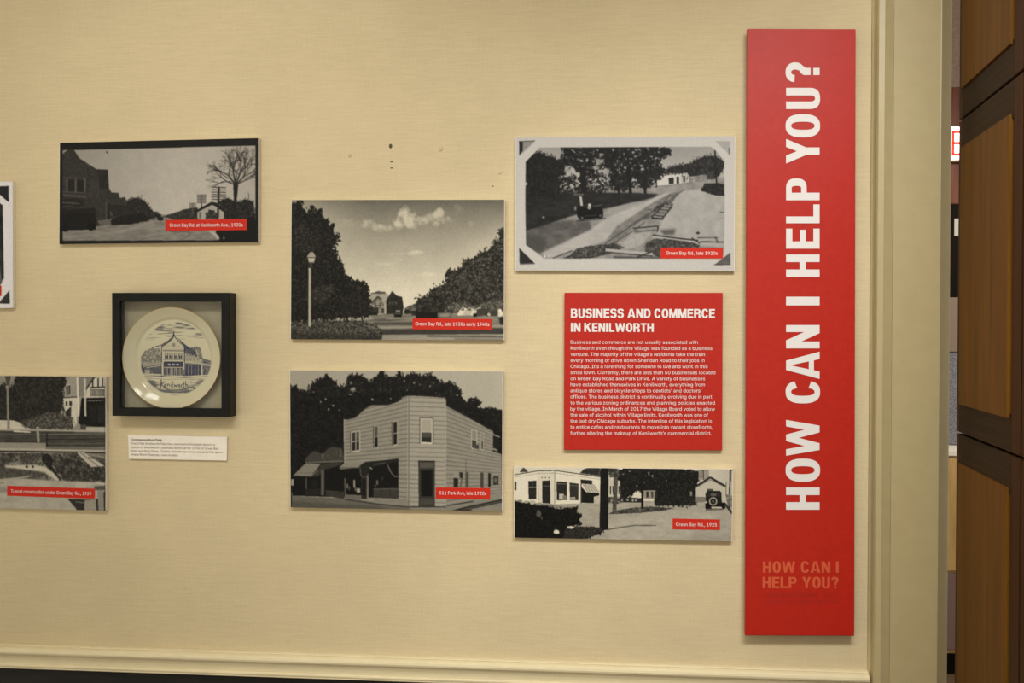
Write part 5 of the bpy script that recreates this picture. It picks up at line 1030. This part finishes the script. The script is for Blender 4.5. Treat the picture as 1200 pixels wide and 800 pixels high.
for i, (r, d) in enumerate(prof):
    for k in range(NA):
        a = 2*math.pi*k/NA; col = cream
        if i < 115:
            x, y = 377+307*r/PR*math.cos(a), 423-312*r/PR*math.sin(a)
            u, v = (x-100)/560*420-.5, (y-145)/560*420-.5
            if 1 < u < 417 and 1 < v < 417:
                iu, iv = int(u), int(v); fu, fv = u-iu, v-iv
                t = (ink[iv, iu]*(1-fu)+ink[iv, iu+1]*fu)*(1-fv)+(ink[iv+1, iu]*(1-fu)+ink[iv+1, iu+1]*fu)*fv
                t = min(1, 1.15*t**.8); col = cream*(1-t)+navy*t
        elif 120 <= i <= 126 and r > .1105: col = gold
        C.append((*col, 1))
plate = mesh_obj('commemorative_plate', V, Fc, M_PLATE, None, True)
a = plate.data.color_attributes.new('ink', 'FLOAT_COLOR', 'POINT'); a.data.foreach_set('color', np.array(C, np.float32).ravel())
plate['label'] = 'cream china plate with a blue drawing of a corner shop, inside the black frame'; plate['category'] = 'plate'

root = thing('caption_card', 'small white caption card below the black frame with the plate', 'card', (-.945, -.003, 1.206))
GC = [(-1.0587, 1.2592), (-.8316, 1.2582), (-.8325, 1.2058), (-1.0573, 1.2065)]
board('card_board', GC, .006, M_CARD, root)
sh = Sheet([(48, 90), (1117, 108), (1113, 364), (55, 345)], GC, -.006)
sh.lettering('title_lettering', [(glyph_line('Commemorative Plate', .012), CAPH, (78, 149), (412, 154), 24)], M_TEXTB, root, .0005)
CARD = [('This 1982 Kenilworth Field Day commemorative plate depicts a', (78, 190), (985, 202)), ('portion of Kenilworth’s business district at the corner of Green Bay', (78, 230), (1025, 246)), ('Road and Park Drive. Charles Schaab has since occupied the space', (78, 270), (1070, 285)), ('where Blann Pharmacy was located.', (78, 309), (590, 318))]
sh.lettering('text_lettering', [(glyph_line(t), CAPH, a, b, 23) for t, a, b in CARD], M_TEXT, root, .0005)
adopt(root)

# ---------------------------------------------------------------- open door on the right
door = bpy.data.objects.new('door_1', None); link(door); structure(door)
door['label'] = 'dark oak panelled door standing open at a right angle beside the casing'
door.location = (.7279, 0, 0); door.rotation_euler = (0, 0, math.atan2(-.99605, -.08883))
HT = 2.38
boxes('door_core', [(0.001, .012, .005, .862, .045, HT)], M_WOODD, door)
mods = [(.006, .640), (.644, 1.2845), (1.2885, 1.9285), (1.9325, HT)]
PE = .004                                              # how far the raised panels stand proud
for c0, c1, p0, p1 in ((0.0, .4275, .0310, .3630), (.4335, .8610, .4975, .8350)):
    for z0, z1 in mods:
        boxes('frame_stile', [(c0, 0, z0, p0-.006, .012, z1)], M_WOODS, door, .0015); boxes('frame_stile', [(p1+.012, 0, z0, c1, .012, z1)], M_WOODS, door, .0015)
        boxes('frame_rail', [(p0-.006, .0004, z0, p1+.012, .012, z0+.066)], M_WOODR, door, .0012); boxes('frame_rail', [(p0-.006, .0004, z1-.066, p1+.012, .012, z1)], M_WOODR, door, .0012)
        boxes('raised_panel', [(p0, -PE, z0+.058, p1, .012, z1-.058)], M_WOODP, door, .0008)

# ---------------------------------------------------------------- the room beyond, glimpsed through the gap
structure(boxes('wall_rear', [(-.6, 2.8, 0, 3.6, 2.9, 3.20)], noise_mix(mat('pinkish_plaster', (.5, .38, .36), .9, .1), (.36, .27, .26), (.46, .35, .33), (60, 60, 60))))
M_REDWOOD = noise_mix(mat('red_brown_wood', (.16, .04, .02), .5, .3), (.10, .028, .015), (.17, .05, .026), (40, 40, 3))
structure(boxes('trim_5', [(1.20, 2.76, 2.085, 2.30, 2.80, 2.63)], M_REDWOOD, bevel=.004))
structure(boxes('trim_6', [(1.20, 2.765, 0, 1.30, 2.80, 2.085), (2.20, 2.765, 0, 2.30, 2.80, 2.085)], M_REDWOOD, bevel=.004))
structure(boxes('door_2', [(1.30, 2.77, .005, 2.20, 2.80, 2.085)], M_WOODD, bevel=.002))
root = thing('exit_sign', 'lit exit sign with red letters, seen through the gap beside the oak door', 'sign', (1.80, 2.74, 2.28))
boxes('sign_housing', [(1.582, 2.725, 2.280, 1.985, 2.758, 2.443)], mat('white_sign_housing', (.7, .66, .6), .5, .3), root, .004)
boxes('lit_face', [(1.588, 2.722, 2.287, 1.979, 2.7255, 2.436)], M_EXITW, root)['label'] = 'glowing white sign face'
def bars(*q): return [[(a, b), (c, b), (c, d), (a, d)] for a, b, c, d in q]
V, Fc = [], []
def addq(q):
    n = len(V); V.extend((x, 2.7212, z) for x, z in q); Fc.append(tuple(range(n, n+4)))
z0, z1, t = 2.303, 2.420, .0130
for q in bars((1.595, z0, 1.595+t, z1), (1.595, z0, 1.668, z0+t), (1.595, z1-t, 1.668, z1), (1.595, (z0+z1)/2-t/2, 1.662, (z0+z1)/2+t/2)): addq(q)
addq([(1.700, z0), (1.712, z0), (1.770, z1), (1.758, z1)]); addq([(1.758, z0), (1.770, z0), (1.712, z1), (1.700, z1)])
for q in bars((1.808, z0, 1.808+t, z1), (1.850, z1-t, 1.920, z1), (1.881, z0, 1.881+t, z1)): addq(q)
flat('exit_lettering', V, face_room(V, Fc), M_EXITR, root)['label'] = 'red letters reading EXIT'
adopt(root)
root = thing('door_plate', 'small pale plate on the dark far door, seen through the gap', 'plate', (1.66, 2.766, 1.93))
boxes('sign_plate', [(1.625, 2.764, 1.935, 1.70, 2.7695, 2.017)], mat('pale_plate', (.5, .48, .44), .5, .3), root, .001); adopt(root)
root = thing('wooden_cabinet', 'tan wooden cabinet with a white edged top, seen through the gap beside the door', 'cabinet', (1.70, 2.55, 0))
M_TAN = noise_mix(mat('tan_wood', (.4, .26, .10), .5, .3), (.36, .23, .085), (.46, .30, .12), (40, 40, 4))
boxes('cabinet_body', [(1.40, 2.36, .10, 2.0, 2.75, .955)], M_TAN, root, .003)
boxes('plinth', [(1.42, 2.39, 0, 1.98, 2.74, .10)], M_WOODD, root)
boxes('cabinet_top', [(1.385, 2.345, .955, 2.015, 2.755, .978)], mat('white_laminate', (.65, .62, .56), .4, .4), root, .002)['label'] = 'white laminate top'
boxes('cabinet_door', [(1.405, 2.348, .46, 1.694, 2.3605, .945), (1.706, 2.348, .46, 1.995, 2.3605, .945)], M_TAN, root, .002)
boxes('drawer_front', [(1.405, 2.348, .12, 1.694, 2.3605, .45), (1.706, 2.348, .12, 1.995, 2.3605, .45)], mat('dull_mauve_panel', (.17, .11, .10), .6, .2), root, .002)
adopt(root)
root = thing('fabric_screen', 'grey-blue and brown fabric screen standing on the tan cabinet beyond the door', 'screen', (1.70, 2.6, .978))
boxes('grey_panel', [(1.42, 2.56, .9785, 1.98, 2.60, 1.394)], noise_mix(mat('grey_blue_fabric', (.13, .13, .15), .95, .05), (.07, .07, .085), (.24, .24, .27), (220, 220, 220)), root, .004)['label'] = 'grey-blue woven lower panel'
boxes('brown_panel', [(1.42, 2.56, 1.396, 1.98, 2.60, 1.643)], mat('brown_fabric', (.20, .15, .12), .95, .05), root, .004)['label'] = 'brown upper panel'
adopt(root)
